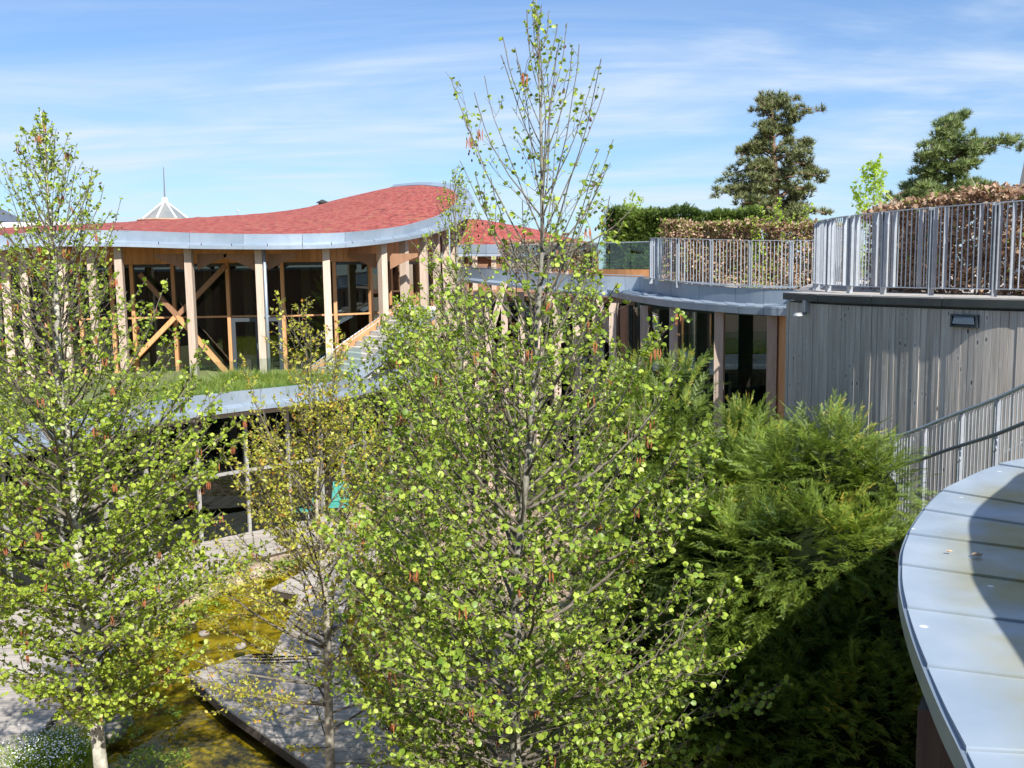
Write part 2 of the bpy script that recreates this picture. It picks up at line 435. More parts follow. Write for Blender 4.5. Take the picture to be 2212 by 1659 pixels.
def plankmat():
    """silvered spruce board with grain, knots and pale streaks under the knots."""
    m = bpy.data.materials.new('silver_board'); m.use_nodes = True; t = m.node_tree; n = t.nodes; b = n['Principled BSDF']
    b.inputs['Roughness'].default_value = .72
    tcn = n.new('ShaderNodeTexCoord'); oi = n.new('ShaderNodeObjectInfo')
    va = n.new('ShaderNodeVectorMath'); va.operation = 'MULTIPLY_ADD'; t.links.new(oi.outputs['Random'], va.inputs[0])
    va.inputs[1].default_value = (37, 53, 171); t.links.new(tcn.outputs['Object'], va.inputs[2])
    def mp(s):
        q = n.new('ShaderNodeMapping'); q.inputs['Scale'].default_value = s; t.links.new(va.outputs[0], q.inputs[0]); return q.outputs[0]
    gr = n.new('ShaderNodeTexNoise'); gr.inputs['Scale'].default_value = 3; gr.inputs['Detail'].default_value = 8; t.links.new(mp((9, 9, .45)), gr.inputs[0])
    r = n.new('ShaderNodeValToRGB'); e = r.color_ramp.elements
    e[0].position = .3; e[0].color = (.33, .29, .245, 1); e[1].position = .72; e[1].color = (.54, .50, .445, 1)
    k = e.new(.5); k.color = (.43, .39, .34, 1); t.links.new(gr.outputs[0], r.inputs[0])
    vo = n.new('ShaderNodeTexVoronoi'); vo.inputs['Scale'].default_value = 1; t.links.new(mp((10, 0, 4.2)), vo.inputs[0])
    kr = n.new('ShaderNodeMapRange'); kr.inputs[1].default_value = .07; kr.inputs[2].default_value = .17; kr.inputs[3].default_value = 1; kr.inputs[4].default_value = 0
    t.links.new(vo.outputs['Distance'], kr.inputs[0])
    pr = n.new('ShaderNodeMapRange'); pr.inputs[1].default_value = .12; pr.inputs[2].default_value = .30; pr.inputs[3].default_value = .55; pr.inputs[4].default_value = 0
    t.links.new(vo.outputs['Distance'], pr.inputs[0])
    m1 = n.new('ShaderNodeMix'); m1.data_type = 'RGBA'; t.links.new(pr.outputs[0], m1.inputs[0]); t.links.new(r.outputs[0], m1.inputs[6]); m1.inputs[7].default_value = (.60, .59, .56, 1)
    m2 = n.new('ShaderNodeMix'); m2.data_type = 'RGBA'; t.links.new(kr.outputs[0], m2.inputs[0]); t.links.new(m1.outputs[2], m2.inputs[6]); m2.inputs[7].default_value = (.06, .05, .04, 1)
    hv = n.new('ShaderNodeHueSaturation'); mr = n.new('ShaderNodeMapRange'); mr.inputs[3].default_value = .86; mr.inputs[4].default_value = 1.16
    t.links.new(oi.outputs['Random'], mr.inputs[0]); t.links.new(mr.outputs[0], hv.inputs['Value']); t.links.new(m2.outputs[2], hv.inputs['Color'])
    t.links.new(hv.outputs[0], b.inputs['Base Color'])
    bp = n.new('ShaderNodeBump'); bp.inputs['Strength'].default_value = .4; bp.inputs['Distance'].default_value = .01
    t.links.new(gr.outputs[0], bp.inputs['Height']); t.links.new(bp.outputs[0], b.inputs['Normal']); return m
BOARD = plankmat()

def zincfg():
    """walked-on zinc: chalky spots, algae stain further in, dried puddle rings."""
    m = bpy.data.materials.new('stained_zinc'); m.use_nodes = True; t = m.node_tree; n = t.nodes; b = n['Principled BSDF']
    b.inputs['Roughness'].default_value = .38; b.inputs['Metallic'].default_value = .3
    tcn = n.new('ShaderNodeTexCoord')
    def nz(s, d=7):
        q = n.new('ShaderNodeTexNoise'); q.inputs['Scale'].default_value = s; q.inputs['Detail'].default_value = d; t.links.new(tcn.outputs['Object'], q.inputs[0]); return q.outputs[0]
    def mr(src, a, c, o0=0, o1=1):
        q = n.new('ShaderNodeMapRange'); q.inputs[1].default_value = a; q.inputs[2].default_value = c; q.inputs[3].default_value = o0; q.inputs[4].default_value = o1
        t.links.new(src, q.inputs[0]); return q.outputs[0]
    def mix(f, a, c):
        q = n.new('ShaderNodeMix'); q.data_type = 'RGBA'; t.links.new(f, q.inputs[0])
        for i, x in ((6, a), (7, c)):
            if isinstance(x, tuple): q.inputs[i].default_value = (*x, 1)
            else: t.links.new(x, q.inputs[i])
        return q.outputs[2]
    c = mix(mr(nz(1.6), .3, .7), (.30, .38, .46), (.42, .49, .56))
    at = n.new('ShaderNodeAttribute'); at.attribute_name = 'inner'
    mu = n.new('ShaderNodeMath'); mu.operation = 'MULTIPLY'; t.links.new(at.outputs['Fac'], mu.inputs[0]); t.links.new(mr(nz(1.5, 7), .36, .56), mu.inputs[1])
    c = mix(mu.outputs[0], c, (.34, .31, .15))
    vo = n.new('ShaderNodeTexVoronoi'); vo.inputs['Scale'].default_value = 5.5; t.links.new(tcn.outputs['Object'], vo.inputs[0])
    sep_ = n.new('ShaderNodeSeparateColor'); t.links.new(vo.outputs['Color'], sep_.inputs[0])
    md = n.new('ShaderNodeMath'); md.operation = 'MULTIPLY'; t.links.new(mr(vo.outputs['Distance'], .08, .13, 1, 0), md.inputs[0]); t.links.new(mr(sep_.outputs[0], .45, .5), md.inputs[1])
    m3 = n.new('ShaderNodeMath'); m3.operation = 'MULTIPLY'; t.links.new(md.outputs[0], m3.inputs[0]); m3.inputs[1].default_value = .8
    c = mix(m3.outputs[0], c, (.88, .90, .90))
    t.links.new(c, b.inputs['Base Color'])
    bp = n.new('ShaderNodeBump'); bp.inputs['Strength'].default_value = .12; bp.inputs['Distance'].default_value = .03
    t.links.new(nz(2.5, 3), bp.inputs['Height']); t.links.new(bp.outputs[0], b.inputs['Normal'])
    t.links.new(mr(nz(4), .3, .7, .32, .55), b.inputs['Roughness'])
    return m
ZINC_FG = zincfg()

# ------------------------------------------------------------------ ground, pond
SOIL = mat('garden_soil', (.16, .13, .08), .95, var=(.42, .35, .25), scale=3.5, bump=.7, bscale=30)
POND_POLY = [PZ(u, v, 0) for u, v in ((330,1760),(225,1640),(190,1560),(205,1470),(262,1415),(345,1352),(420,1300),(520,1258),(610,1235),(720,1180),(840,1160),(880,1200),(900,1290),(905,1400),(880,1500),(850,1580),(900,1700),(820,1790),(500,1830))]
def ground_mesh():
    """one sheet to the horizon, finer near the garden, with the pond pressed into it."""
    xs = sorted(set([-1500, -400, -120, -60, -30] + [round(-16 + .4 * i, 3) for i in range(80)] + [30, 60, 120, 400, 1500]))
    ys = sorted(set([-1500, -300, -60, -20, 0, 4, 7] + [round(8 + .4 * i, 3) for i in range(60)] + [36, 60, 120, 400, 1500]))
    import mathutils.geometry as G
    def inside(x, y):
        c = False; n = len(POND_POLY); j = n - 1
        for i in range(n):
            a, b = POND_POLY[i], POND_POLY[j]
            if (a.y > y) != (b.y > y) and x < (b.x - a.x) * (y - a.y) / (b.y - a.y) + a.x: c = not c
            j = i
        return c
    def dist(x, y):
        p = Vector((x, y)); best = 9
        n = len(POND_POLY)
        for i in range(n):
            a = POND_POLY[i].to_2d(); b = POND_POLY[(i + 1) % n].to_2d()
            t = max(0, min(1, (p - a).dot(b - a) / max((b - a).length_squared, 1e-9)))
            best = min(best, (a + (b - a) * t - p).length)
        return best
    mb = MB(); rows = []
    for y in ys:
        r = []
        for x in xs:
            near = -17 < x < 17 and 7 < y < 33
            z = 0
            if near:
                z = .05 * noise.noise(Vector((x * .7, y * .7, 0)))
                dd = dist(x, y) * (-1 if inside(x, y) else 1)
                z += -.38 * max(0, min(1, .5 - dd / .8)) + .08 * max(0, 1 - abs(dd - .7) / .5)
            r.append((x, y, z))
        rows.append(r)
    mb.grid(rows)
    return mb.mesh('garden_ground', None, True)
def groundmat():
    m = bpy.data.materials.new('garden_floor'); m.use_nodes = True; t = m.node_tree; n = t.nodes; b = n['Principled BSDF']
    b.inputs['Roughness'].default_value = .95
    tcn = n.new('ShaderNodeTexCoord'); sp = n.new('ShaderNodeSeparateXYZ'); t.links.new(tcn.outputs['Object'], sp.inputs[0])
    def nz(s, d=8):
        q = n.new('ShaderNodeTexNoise'); q.inputs['Scale'].default_value = s; q.inputs['Detail'].default_value = d; t.links.new(tcn.outputs['Object'], q.inputs[0]); return q.outputs[0]
    def ramp(src, stops):
        r = n.new('ShaderNodeValToRGB'); e = r.color_ramp.elements
        e[0].position, e[0].color = stops[0][0], (*stops[0][1], 1); e[1].position, e[1].color = stops[-1][0], (*stops[-1][1], 1)
        for p, c in stops[1:-1]: k = e.new(p); k.color = (*c, 1)
        t.links.new(src, r.inputs[0]); return r.outputs[0]
    soil = ramp(nz(4), [(.3, (.14, .10, .06)), (.5, (.38, .28, .20)), (.62, (.50, .40, .30)), (.75, (.22, .26, .05))])
    algae = ramp(nz(2.2, 10), [(.3, (.05, .04, .006)), (.44, (.19, .16, .012)), (.57, (.42, .36, .02)), (.72, (.56, .50, .08))])
    f = n.new('ShaderNodeMapRange'); f.inputs[1].default_value = -.03; f.inputs[2].default_value = -.16; t.links.new(sp.outputs[2], f.inputs[0])
    mx = n.new('ShaderNodeMix'); mx.data_type = 'RGBA'; t.links.new(f.outputs[0], mx.inputs[0]); t.links.new(soil, mx.inputs[6]); t.links.new(algae, mx.inputs[7])
    t.links.new(mx.outputs[2], b.inputs['Base Color'])
    bp = n.new('ShaderNodeBump'); bp.inputs['Strength'].default_value = .8; bp.inputs['Distance'].default_value = .04
    t.links.new(nz(22), bp.inputs['Height']); t.links.new(bp.outputs[0], b.inputs['Normal']); return m
gm = ground_mesh(); gm.materials.append(groundmat())
g = obj('garden_ground', gm, kind='structure', label='sandy garden soil with moss sloping into the pond')
def watermat():
    m = bpy.data.materials.new('pond_water'); m.use_nodes = True; t = m.node_tree; t.nodes.clear(); n = t.nodes
    o = n.new('ShaderNodeOutputMaterial'); fr = n.new('ShaderNodeFresnel'); fr.inputs[0].default_value = 1.33
    tr = n.new('ShaderNodeBsdfTransparent'); tr.inputs[0].default_value = (.95, .88, .50, 1)
    gl = n.new('ShaderNodeBsdfGlossy'); gl.inputs['Roughness'].default_value = .03
    tcn = n.new('ShaderNodeTexCoord'); nz = n.new('ShaderNodeTexNoise'); nz.inputs['Scale'].default_value = 5; t.links.new(tcn.outputs['Object'], nz.inputs[0])
    bp = n.new('ShaderNodeBump'); bp.inputs['Strength'].default_value = .15; bp.inputs['Distance'].default_value = .02
    t.links.new(nz.outputs[0], bp.inputs['Height']); t.links.new(bp.outputs[0], gl.inputs['Normal']); t.links.new(bp.outputs[0], fr.inputs['Normal'])
    ms = n.new('ShaderNodeMixShader'); t.links.new(fr.outputs[0], ms.inputs[0]); t.links.new(tr.outputs[0], ms.inputs[1]); t.links.new(gl.outputs[0], ms.inputs[2])
    t.links.new(ms.outputs[0], o.inputs[0]); return m
mb = MB(); mb.v = [(p.x, p.y, -.10) for p in POND_POLY]; mb.f = [tuple(range(len(POND_POLY)))[::-1]]
obj('pond_water', mb.mesh('pond_water', watermat()), kind='structure', label='shallow amber pond water over algae')

# ------------------------------------------------------------------ timber decks and boardwalk
def clip(poly, n, c, keep_less):
    outp = []
    for i in range(len(poly)):
        a, b = poly[i], poly[(i + 1) % len(poly)]
        da, db = a.dot(n) - c, b.dot(n) - c
        if not keep_less: da, db = -da, -db
        if da <= 0: outp.append(a)
        if (da < 0 < db) or (db < 0 < da): outp.append(a + (b - a) * (da / (da - db)))
    return outp
def deck(name, label, cat, polys, ang, z, wdt=.14, gap=.008, thick=.04, kerb=.16):
    base = polys[0][0]; th = thing(name, label, cat, (base.x, base.y, 0))
    for poly in polys:
        poly = [p.to_2d() for p in poly]
        nrm = Vector((-math.sin(ang), math.cos(ang)))
        cs = [p.dot(nrm) for p in poly]; c = min(cs)
        while c < max(cs):
            q = clip(clip(poly, nrm, c + gap / 2, False), nrm, c + wdt - gap / 2, True); c += wdt
            if len(q) >= 3:
                cx = sum((Vector((p.x, p.y)) for p in q), Vector((0, 0))) / len(q); dz = rnd.uniform(-.004, .004)
                me = MB().slab([(p.x - cx.x, p.y - cx.y) for p in q], -thick, 0).mesh('plank', DECK)
                o = place('plank', me, th, (cx.x, cx.y, z + dz))
        # joists under the boards
        mbj = MB(); n = len(poly)
        ctr = sum((p for p in poly), Vector((0, 0))) / n
        for i in range(n):
            a = poly[i].lerp(ctr, .03); b = poly[(i + 1) % n].lerp(ctr, .03)
            mbj.beam((a.x, a.y, z - thick - .08), (b.x, b.y, z - thick - .08), .05, kerb)
        obj('edge_joist', mbj.mesh('edge_joist', TIMK), th)
    return th
ZD = .16
bw = [[PZ(u, v, ZD) for u, v in q] for q in (
    ((582,1430),(646,1283),(585,1271),(640,1243),(700,1196),(790,1150),(850,1135),(880,1160),(838,1212),(772,1246),(758,1262),(747,1335),(734,1398)),
    ((406,1454),(541,1412),(581,1434),(736,1402),(790,1500),(862,1612),(985,1760),(780,1760),(658,1647),(476,1519)))]
deck('boardwalk', 'zigzag boardwalk of grey planks crossing the amber pond', 'boardwalk', bw, R(4), ZD)
pr = [[PZ(u, v, ZD) for u, v in ((-180,1730),(20,1662),(186,1458),(262,1388),(351,1317),(430,1255),(540,1205),(690,1172),(760,1150),(700,1115),(560,1120),(400,1150),(250,1195),(60,1290),(-250,1420))]]
deck('timber_promenade', 'grey timber promenade along the lower glass front, leaf shadows on its planks', 'deck', pr, R(10), ZD)

# ------------------------------------------------------------------ main pavilion (red sedum roof)
ROW = [ # fascia top u,v,d   fascia height px   apron edge u,v(bottom),d
 (-80,513,31, 26, -80,551,30.2),(0,508,31.5,25, 0,541,30.8),(60,503,32,22, 60,535,31.3),(150,498,32.5,21, 150,532,31.8),
 (272,498,33,22, 272,533,32.3),(409,502.6,33,22, 409,537,32.3),(500,505,33,21.5, 500,538.3,32.3),(603,505.4,33,21, 603,538.6,32.3),
 (698,504,33.3,20, 698,537,32.6),(760,501,33.8,20, 762,533.5,33.1),(821,495,34.8,20, 824,527,34),(870,488,36,19, 877,519,35.2),
 (903,479.5,37.5,18, 917,511,36.8),(935,470,39,17, 947,502,38.3),(952,463,40.2,16, 971,493,39.6),(968,453,41.7,15, 990,483,41),
 (979,444,43.2,13, 1004,473,42.6),(987,435,45.2,12, 1017,458,45),(990,427,47,11, 1023,445,47.5),(987,419,49.5,9, 1022,434,50),
 (980,412,52,8, 1018,426,53),(968,407,54.5,7, 1010,416,55.5),(957,404,56,5, 998,409,57.5),(935,401,58.5,4, 978,403.5,60),
 (911,399,60.5,3, 940,400,62.5),(880,400,62.5,3, 900,399.6,64.5),(843,404,64,3, 850,404.5,66)]
pav = thing('timber_pavilion', 'timber and glass pavilion under the large red sedum roof with a zinc edge', 'building', tuple(PX(500, 34) + Vector((0, 0, 4))))
NF = [P(r[0], r[1], r[2]) for r in ROW]; NM = [P(r[0], r[1] + r[3], r[2] + .02) for r in ROW]
NO = [P(r[4], r[5] - max(4, 7 - .1 * max(0, i - 12)), r[6]) for i, r in enumerate(ROW)]; NOb = [P(r[4], r[5], r[6]) for r in ROW]
KN = 105
cF, cM, cO, cOb = (crom_t(x, KN) for x in (NF, NM, NO, NOb))
bands(pav, 'fascia_panel', cF, cM, 5, ZINC, t=.03)
bands(pav, 'apron_sheet', cM, cO, 3, ZINC, t=.02, gap=.012)
bands(pav, 'drip_edge', cO, cOb, 5, ZINC, t=.03)
# sedum surface: front edge lofted to the far crest
front = crom_t(NF[:19], 90)
backl = [(-80,503,62),(0,500,64),(136,496,66),(191,492,67),(300,481,69),(409,472,70),(494,466,70),(589,457.5,69),(657,448,68),(704,436,67),(766,421,66),(843,404,64),(880,400.5,62.5),(911,399.5,60.5),(935,401.5,58.5),(957,404.5,56),(968,407.5,54.5),(980,412.5,52),(990,427,47)]
back = even([P(*b) for b in crom_t([Vector(b) for b in backl], 200)], 90)
fr_e = even(front, 90)
rows = []
for k in range(26):
    t = k / 25; r = []
    for i in range(90):
        p = fr_e[i].lerp(back[i], t)
        p.z += .25 * math.sin(math.pi * t) * min(1, (89 - i) / 15) - .03
        if 0 < k < 25 and i < 89: p.z += .07 * noise.noise(p * .9) + .04 * noise.noise(p * 3)
        r.append(p)
    rows.append(r)
rows.append([p + Vector((-1, 6, -1.2)) for p in back]); rows.append([p + Vector((-2, 12, -4)) for p in back])
obj('sedum_roof', MB().grid(rows).mesh('sedum_roof', SEDUM, True), pav)
# soffit lined with boards, from the drip edge inwards
GL = [(-80,33.2),(0,33.6),(60,33.9),(150,34.3),(272,34.6),(409,34.8),(500,34.8),(610,34.8),(722,35.0),(799,35.8),(850,37.4),(890,39.6),(920,42.5),(940,46),(950,50)]
gl_c = crom([PX(u, d) for u, d in GL], 120)
def near_edge_z(p):
    b = min(cOb, key=lambda q: (q.x - p.x) ** 2 + (q.y - p.y) ** 2); return b.z
sof = []
for i in range(0, 81):
    q = cOb[i]; j = min(range(len(gl_c)), key=lambda k: (gl_c[k] - Vector((q.x, q.y, 0))).length)
    tt = Vector((gl_c[j].x, gl_c[j].y + .6, q.z + .12)); sof.append((q + Vector((0, .02, .015)), tt))
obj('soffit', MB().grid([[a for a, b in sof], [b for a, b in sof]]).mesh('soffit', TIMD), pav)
def frange(a, b, n): return [a + (b - a) * i / (n - 1) for i in range(n)]
# frieze boards above the glass
ZG0, ZG1, ZTR = 4.0, 8.02, 6.13
for i in range(119):
    a, b = gl_c[i], gl_c[i + 1]
    if a.y > 47: continue
    zt = near_edge_z(a) + .1; mid = (a + b) / 2; ang = math.atan2(b.y - a.y, b.x - a.x); ln = (b - a).length
    place('frieze_board', MB().box((0, 0, (zt - ZG1) / 2), (ln - .008, .05, zt - ZG1)).mesh('frieze_board', TIMO), pav, (mid.x, mid.y - .06, ZG1), (0, 0, ang))
# posts under the eave
POSTS = [(12,31.9),(52,32.1),(137,32.4),(200,32.7),(259,32.8),(410,32.9),(562,32.9),(706,33.2),(827,34.7),(874,36),(916,37.7),(944,39.4),(964,41.2),(981,43.2),(994,45.5)]
def ptan(c, p):
    j = min(range(len(c)), key=lambda k: (c[k] - Vector((p.x, p.y, 0))).length); a, b = c[max(j - 2, 0)], c[min(j + 2, len(c) - 1)]
    return math.atan2(b.y - a.y, b.x - a.x)
for u, d in POSTS:
    p = PX(u, d); zt = near_edge_z(p) + .1; a = ptan(gl_c, p)
    place('post', MB().box((0, 0, (zt - ZG0) / 2), (.24, .26, zt - ZG0)).mesh('post', TIM), pav, (p.x, p.y, ZG0), (0, 0, a))
# glazing: mullion columns, transom, panes
MU = [(-80,33.2),(20,33.7),(95,34.1),(170,34.4),(240,34.6),(285,34.65),(374,34.8),(492,34.8),(610,34.8),(722,35.0),(799,35.8),(842,37.1),(875,38.8),(900,40.6),(920,42.5),(933,44.6),(942,47)]
mp_ = [PX(u, d) for u, d in MU]
for i, p in enumerate(mp_):
    a = ptan(gl_c, p); place('mullion', boxm(.12, .18, ZG1 - ZG0 - .01, TIMO), pav, (p.x, p.y, ZG0), (0, 0, a))
paneid = 0
for i in range(len(mp_) - 1):
    a, b = mp_[i], mp_[i + 1]; mid = (a + b) / 2; ang = math.atan2(b.y - a.y, b.x - a.x); ln = (b - a).length - .17
    place('transom', boxm(ln + .04, .10, .06, TIMO), pav, (mid.x, mid.y, ZTR - .03), (0, 0, ang))
    door = i in (7,)
    for z0, z1 in ((ZG0 + .02, ZTR - .05), (ZTR + .05, ZG1 - .02)):
        if door and z0 < 5: continue
        place('window_pane', boxm(ln - .01, .02, z1 - z0, GLASS), pav, (mid.x, mid.y + .03, z0), (0, 0, ang))
    place('head_rail', boxm(ln, .14, .1, CAPM), pav, (mid.x, mid.y + .04, ZG1 - .11), (0, 0, ang))
# door pair between the mullions at 492 and 610
for u0, u1 in ((496, 556), (562, 606)):
    a, b = PX(u0, 34.78), PX(u1, 34.78); mid = (a + b) / 2; ln = (b - a).length; h = ZTR - .06 - ZG0
    dr = place('door', MB().box((-ln/2+.07, 0, h/2), (.14, .08, h)).box((ln/2-.07, 0, h/2), (.14, .08, h)).box((0, 0, h-.07), (ln-.28, .08, .14)).box((0, 0, .1), (ln-.28, .08, .2)).mesh('door', FRAME_G), pav, (mid.x, mid.y - .03, ZG0 + .01))
    pn = bpy.data.objects.new('pane', boxm(ln - .28, .02, h - .34, GLASS)); link(pn, dr); pn.location = (0, 0, .2)
    hd = bpy.data.objects.new('handle', MB().box((0, 0, 0), (.03, .06, .22)).mesh('handle', STEEL)); link(hd, dr); hd.location = (ln / 2 - .07, -.07, 1.05)
# diagonal braces
for (u0, v0), (u1, v1) in (((302, 592), (383, 682)), ((383, 682), (491, 806)), ((487, 574), (386, 680)), ((380, 684), (262, 806)), ((150, 600), (60, 780)), ((872, 575), (905, 690))):
    d = 34.3 if u0 < 800 else 38
    obj('brace', MB().beam(P(u0, v0, d), P(u1, v1, d), .14, .16).mesh('brace', TIMO if v0 > 600 else TIMD), pav)
# curved brackets between post and frieze
for u, s in ((425, 1), (395, -1), (577, 1), (547, -1), (812, -1), (842, 1)):
    d = 33.1 if u < 700 else 35; mb = MB()
    a = P(u, 548, d); q = [(0, 0), (1.0 * s, 0), (1.0 * s, -.12), (.5 * s, -.3), (0, -.55)]
    vv = [(a.x + x, a.y, a.z + z) for x, z in q] + [(a.x + x, a.y + .08, a.z + z) for x, z in q]
    mb.v = vv; mb.f = [(0,1,2,3,4), (9,8,7,6,5)] + [(i, (i+1) % 5, 5 + (i+1) % 5, 5 + i) for i in range(5)]
    obj('bracket', mb.mesh('bracket', TIMD), pav)
p = PX(573, 32.75); obj('downpipe', MB().tube([(p.x, p.y, 8.45), (p.x, p.y, 4.1)], .055, 10).box((p.x, p.y + .02, 6.2), (.16, .1, .05)).mesh('downpipe', ZINC, True), pav)
# interior: floor, back wall, inner columns
pl = [gl_c[i] + Vector((0, .1, 0)) for i in range(0, 120, 6)]
poly = [(q.x, q.y) for q in pl] + [(-2, 56), (-26, 56)]
obj('floor', MB().slab(poly, 3.85, 4.0).mesh('floor', mat('interior_floor', (.12, .10, .08), .5)), pav)
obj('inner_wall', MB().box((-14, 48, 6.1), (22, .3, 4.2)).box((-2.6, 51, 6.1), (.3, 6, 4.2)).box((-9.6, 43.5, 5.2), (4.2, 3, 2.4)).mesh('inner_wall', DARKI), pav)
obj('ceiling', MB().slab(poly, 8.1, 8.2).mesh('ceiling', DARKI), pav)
for u, d in ((330, 38), (450, 40), (535, 38), (660, 40), (760, 38.5), (120, 39)):
    p = PX(u, d); place('inner_column', boxm(.3, .3, 4.05, TIM), pav, (p.x, p.y, 4.0))
# roof outlet and a hook
o = thing('roof_vent', 'small black capped vent pipe on the crest of the red roof', 'vent', tuple(P(697, 441, 66)))
p = P(697, 441, 66); obj('pipe', MB().tube([p - Vector((0,0,.5)), p + Vector((0,0,.05))], .28, 12).mesh('pipe', CAPM), o)
obj('cap', MB().tube([p + Vector((0,0,.08)), p + Vector((0,0,.12)), p + Vector((0,0,.3))], [.42, .42, .05], 12).mesh('cap', CAPM), o)
p = P(513, 462, 69.5); obj('roof_hook', MB().tube([p + Vector((0,0,-.4)), p + Vector((0,0,.1)), p + Vector((.1,0,.2)), p + Vector((0,0,.3)), p + Vector((-.1,0,.2))], .03, 5).mesh('roof_hook', STEEL), label='tiny steel anchor hook on the red roof left of the vent', cat='hook')

# ------------------------------------------------------------------ outdoor stair beside the pavilion
st = thing('curved_staircase', 'outdoor stair with honey timber side and zinc copings beside the pavilion', 'staircase', tuple(P(740, 815, 32)))
lo_in = [P(622, 822, 33.2), P(680, 786, 33.2), P(740, 742, 33.6), P(800, 700, 34.3), P(862, 655, 35.5)]
lo_out = [P(735, 822, 30.2), P(790, 790, 30.6), P(840, 752, 31.2), P(890, 712, 32.2), P(940, 668, 33.8)]
ci, co = crom(lo_in, 33), crom(lo_out, 33)
bands(st, 'coping', ci, [p + Vector((.02, .35, .0)) for p in ci], 4, ZINC, t=.03)
bands(st, 'outer_coping', [p for p in co], [p + Vector((-.2, .5, .0)) for p in co], 4, ZINC, t=.04)
bands(st, 'outer_coping_edge', co, [p - Vector((0, 0, .32)) for p in co], 4, ZINC, t=.03)
for i in range(32):
    a, b = ci[i], ci[i + 1]; q0 = (a + b) / 2; ang = math.atan2(b.y - a.y, b.x - a.x); h = max(.15, q0.z - 3.95)
    place('side_board', MB().box((0, 0, h / 2), (math.hypot(b.x - a.x, b.y - a.y) - .006, .04, h)).mesh('side_board', TIMO), st, (q0.x, q0.y - .02, 3.95), (0, 0, ang))
for i in range(16):
    a = ci[2 * i] ; b = co[2 * i]; z = 3.95 + .165 * i; a = Vector((a.x + .2, a.y - .1, z)); b = Vector((b.x - .2, b.y + .1, z)); dd = Vector((.34, .14, 0))
    obj('step', MB().hexa([a - Vector((0,0,.17)), b - Vector((0,0,.17)), b - Vector((0,0,.17)) + dd, a - Vector((0,0,.17)) + dd, a, b, b + dd, a + dd]).mesh('step', CONC), st)
hr = [p + Vector((.35, -.35, .12)) for p in ci]
obj('handrail', MB().tube(hr[4:], .025, 6).mesh('handrail', TIM), st)

# ------------------------------------------------------------------ lower gallery with green roof
lg = thing('lower_gallery', 'sunken glass gallery under a curving zinc edge with grass on its roof', 'building', tuple(PZ(450, 1150, 0)))
EZ = 4.42
ed = [PZ(u, v, EZ) for u, v in ((-260,985),(-120,955),(0,929),(120,905),(246,884),(368,862),(491,847),(603,836),(660,830),(728,822),(800,806),(850,796),(900,789),(960,786))]
c_e = crom(ed, 97)
REF = Vector((-10, 40, 0))
def off(c, dist, dz, ref=REF): return [c[i] + outward(c, i, ref) * dist + Vector((0, 0, dz)) for i in range(len(c))]
bands(lg, 'fascia_panel', c_e, off(c_e, .02, -.36), 6, ZINC, t=.03)
bands(lg, 'apron_sheet', off(c_e, .02, -.36), off(c_e, .34, -.42), 3, ZINC, t=.02)
bands(lg, 'drip_edge', off(c_e, .34, -.42), off(c_e, .35, -.53), 6, ZINC, t=.03)
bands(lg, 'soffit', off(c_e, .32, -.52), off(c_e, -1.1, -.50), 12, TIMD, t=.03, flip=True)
gi = off(c_e, -.75, 0)
obj('roof_slab', MB().slab([(p.x, p.y) for p in off(c_e, -.06, 0)] + [(12, 60), (-40, 60)], 3.7, 3.84).mesh('roof_slab', CONC), lg)
obj('green_roof', MB().slab([(p.x, p.y) for p in off(c_e, -.05, 0)] + [(9, 40), (-12, 52), (-40, 52)], 3.85, 4.2).mesh('green_roof', mat('roof_soil', (.16, .15, .05), .95, var=(.30, .28, .10), scale=4, bump=.6)), lg)
GM = mat('grey_mullion', (.30, .29, .27), .6, .2, var=(.42, .41, .38), scale=6)
gpts = [gi[i] for i in range(4, 97, 7)]
for i, p in enumerate(gpts):
    a = math.atan2(gpts[min(i + 1, len(gpts) - 1)].y - gpts[max(i - 1, 0)].y, gpts[min(i + 1, len(gpts) - 1)].x - gpts[max(i - 1, 0)].x)
    place('mullion', boxm(.09, .16, 3.85, GM), lg, (p.x, p.y, .05), (0, 0, a))
for a, b in zip(gpts, gpts[1:]):
    mid = (a + b) / 2; ang = math.atan2(b.y - a.y, b.x - a.x); ln = (b - a).length - .1
    place('transom', boxm(ln, .08, .09, GM), lg, (mid.x, mid.y, 1.95), (0, 0, ang))
    place('window_pane', boxm(ln, .02, 1.86, GLASS_TEAL), lg, (mid.x, mid.y, .08), (0, 0, ang))
    place('window_pane', boxm(ln, .02, 1.80, GLASS), lg, (mid.x, mid.y, 2.05), (0, 0, ang))
back_w = off(c_e, -6.5, 0)
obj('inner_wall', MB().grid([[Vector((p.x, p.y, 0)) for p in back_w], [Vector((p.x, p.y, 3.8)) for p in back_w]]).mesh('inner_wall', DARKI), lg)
obj('floor', MB().grid([[Vector((p.x, p.y, .06)) for p in gi], [Vector((p.x, p.y, .06)) for p in back_w]]).mesh('floor', mat('gallery_floor', (.10, .11, .11), .4)), lg)
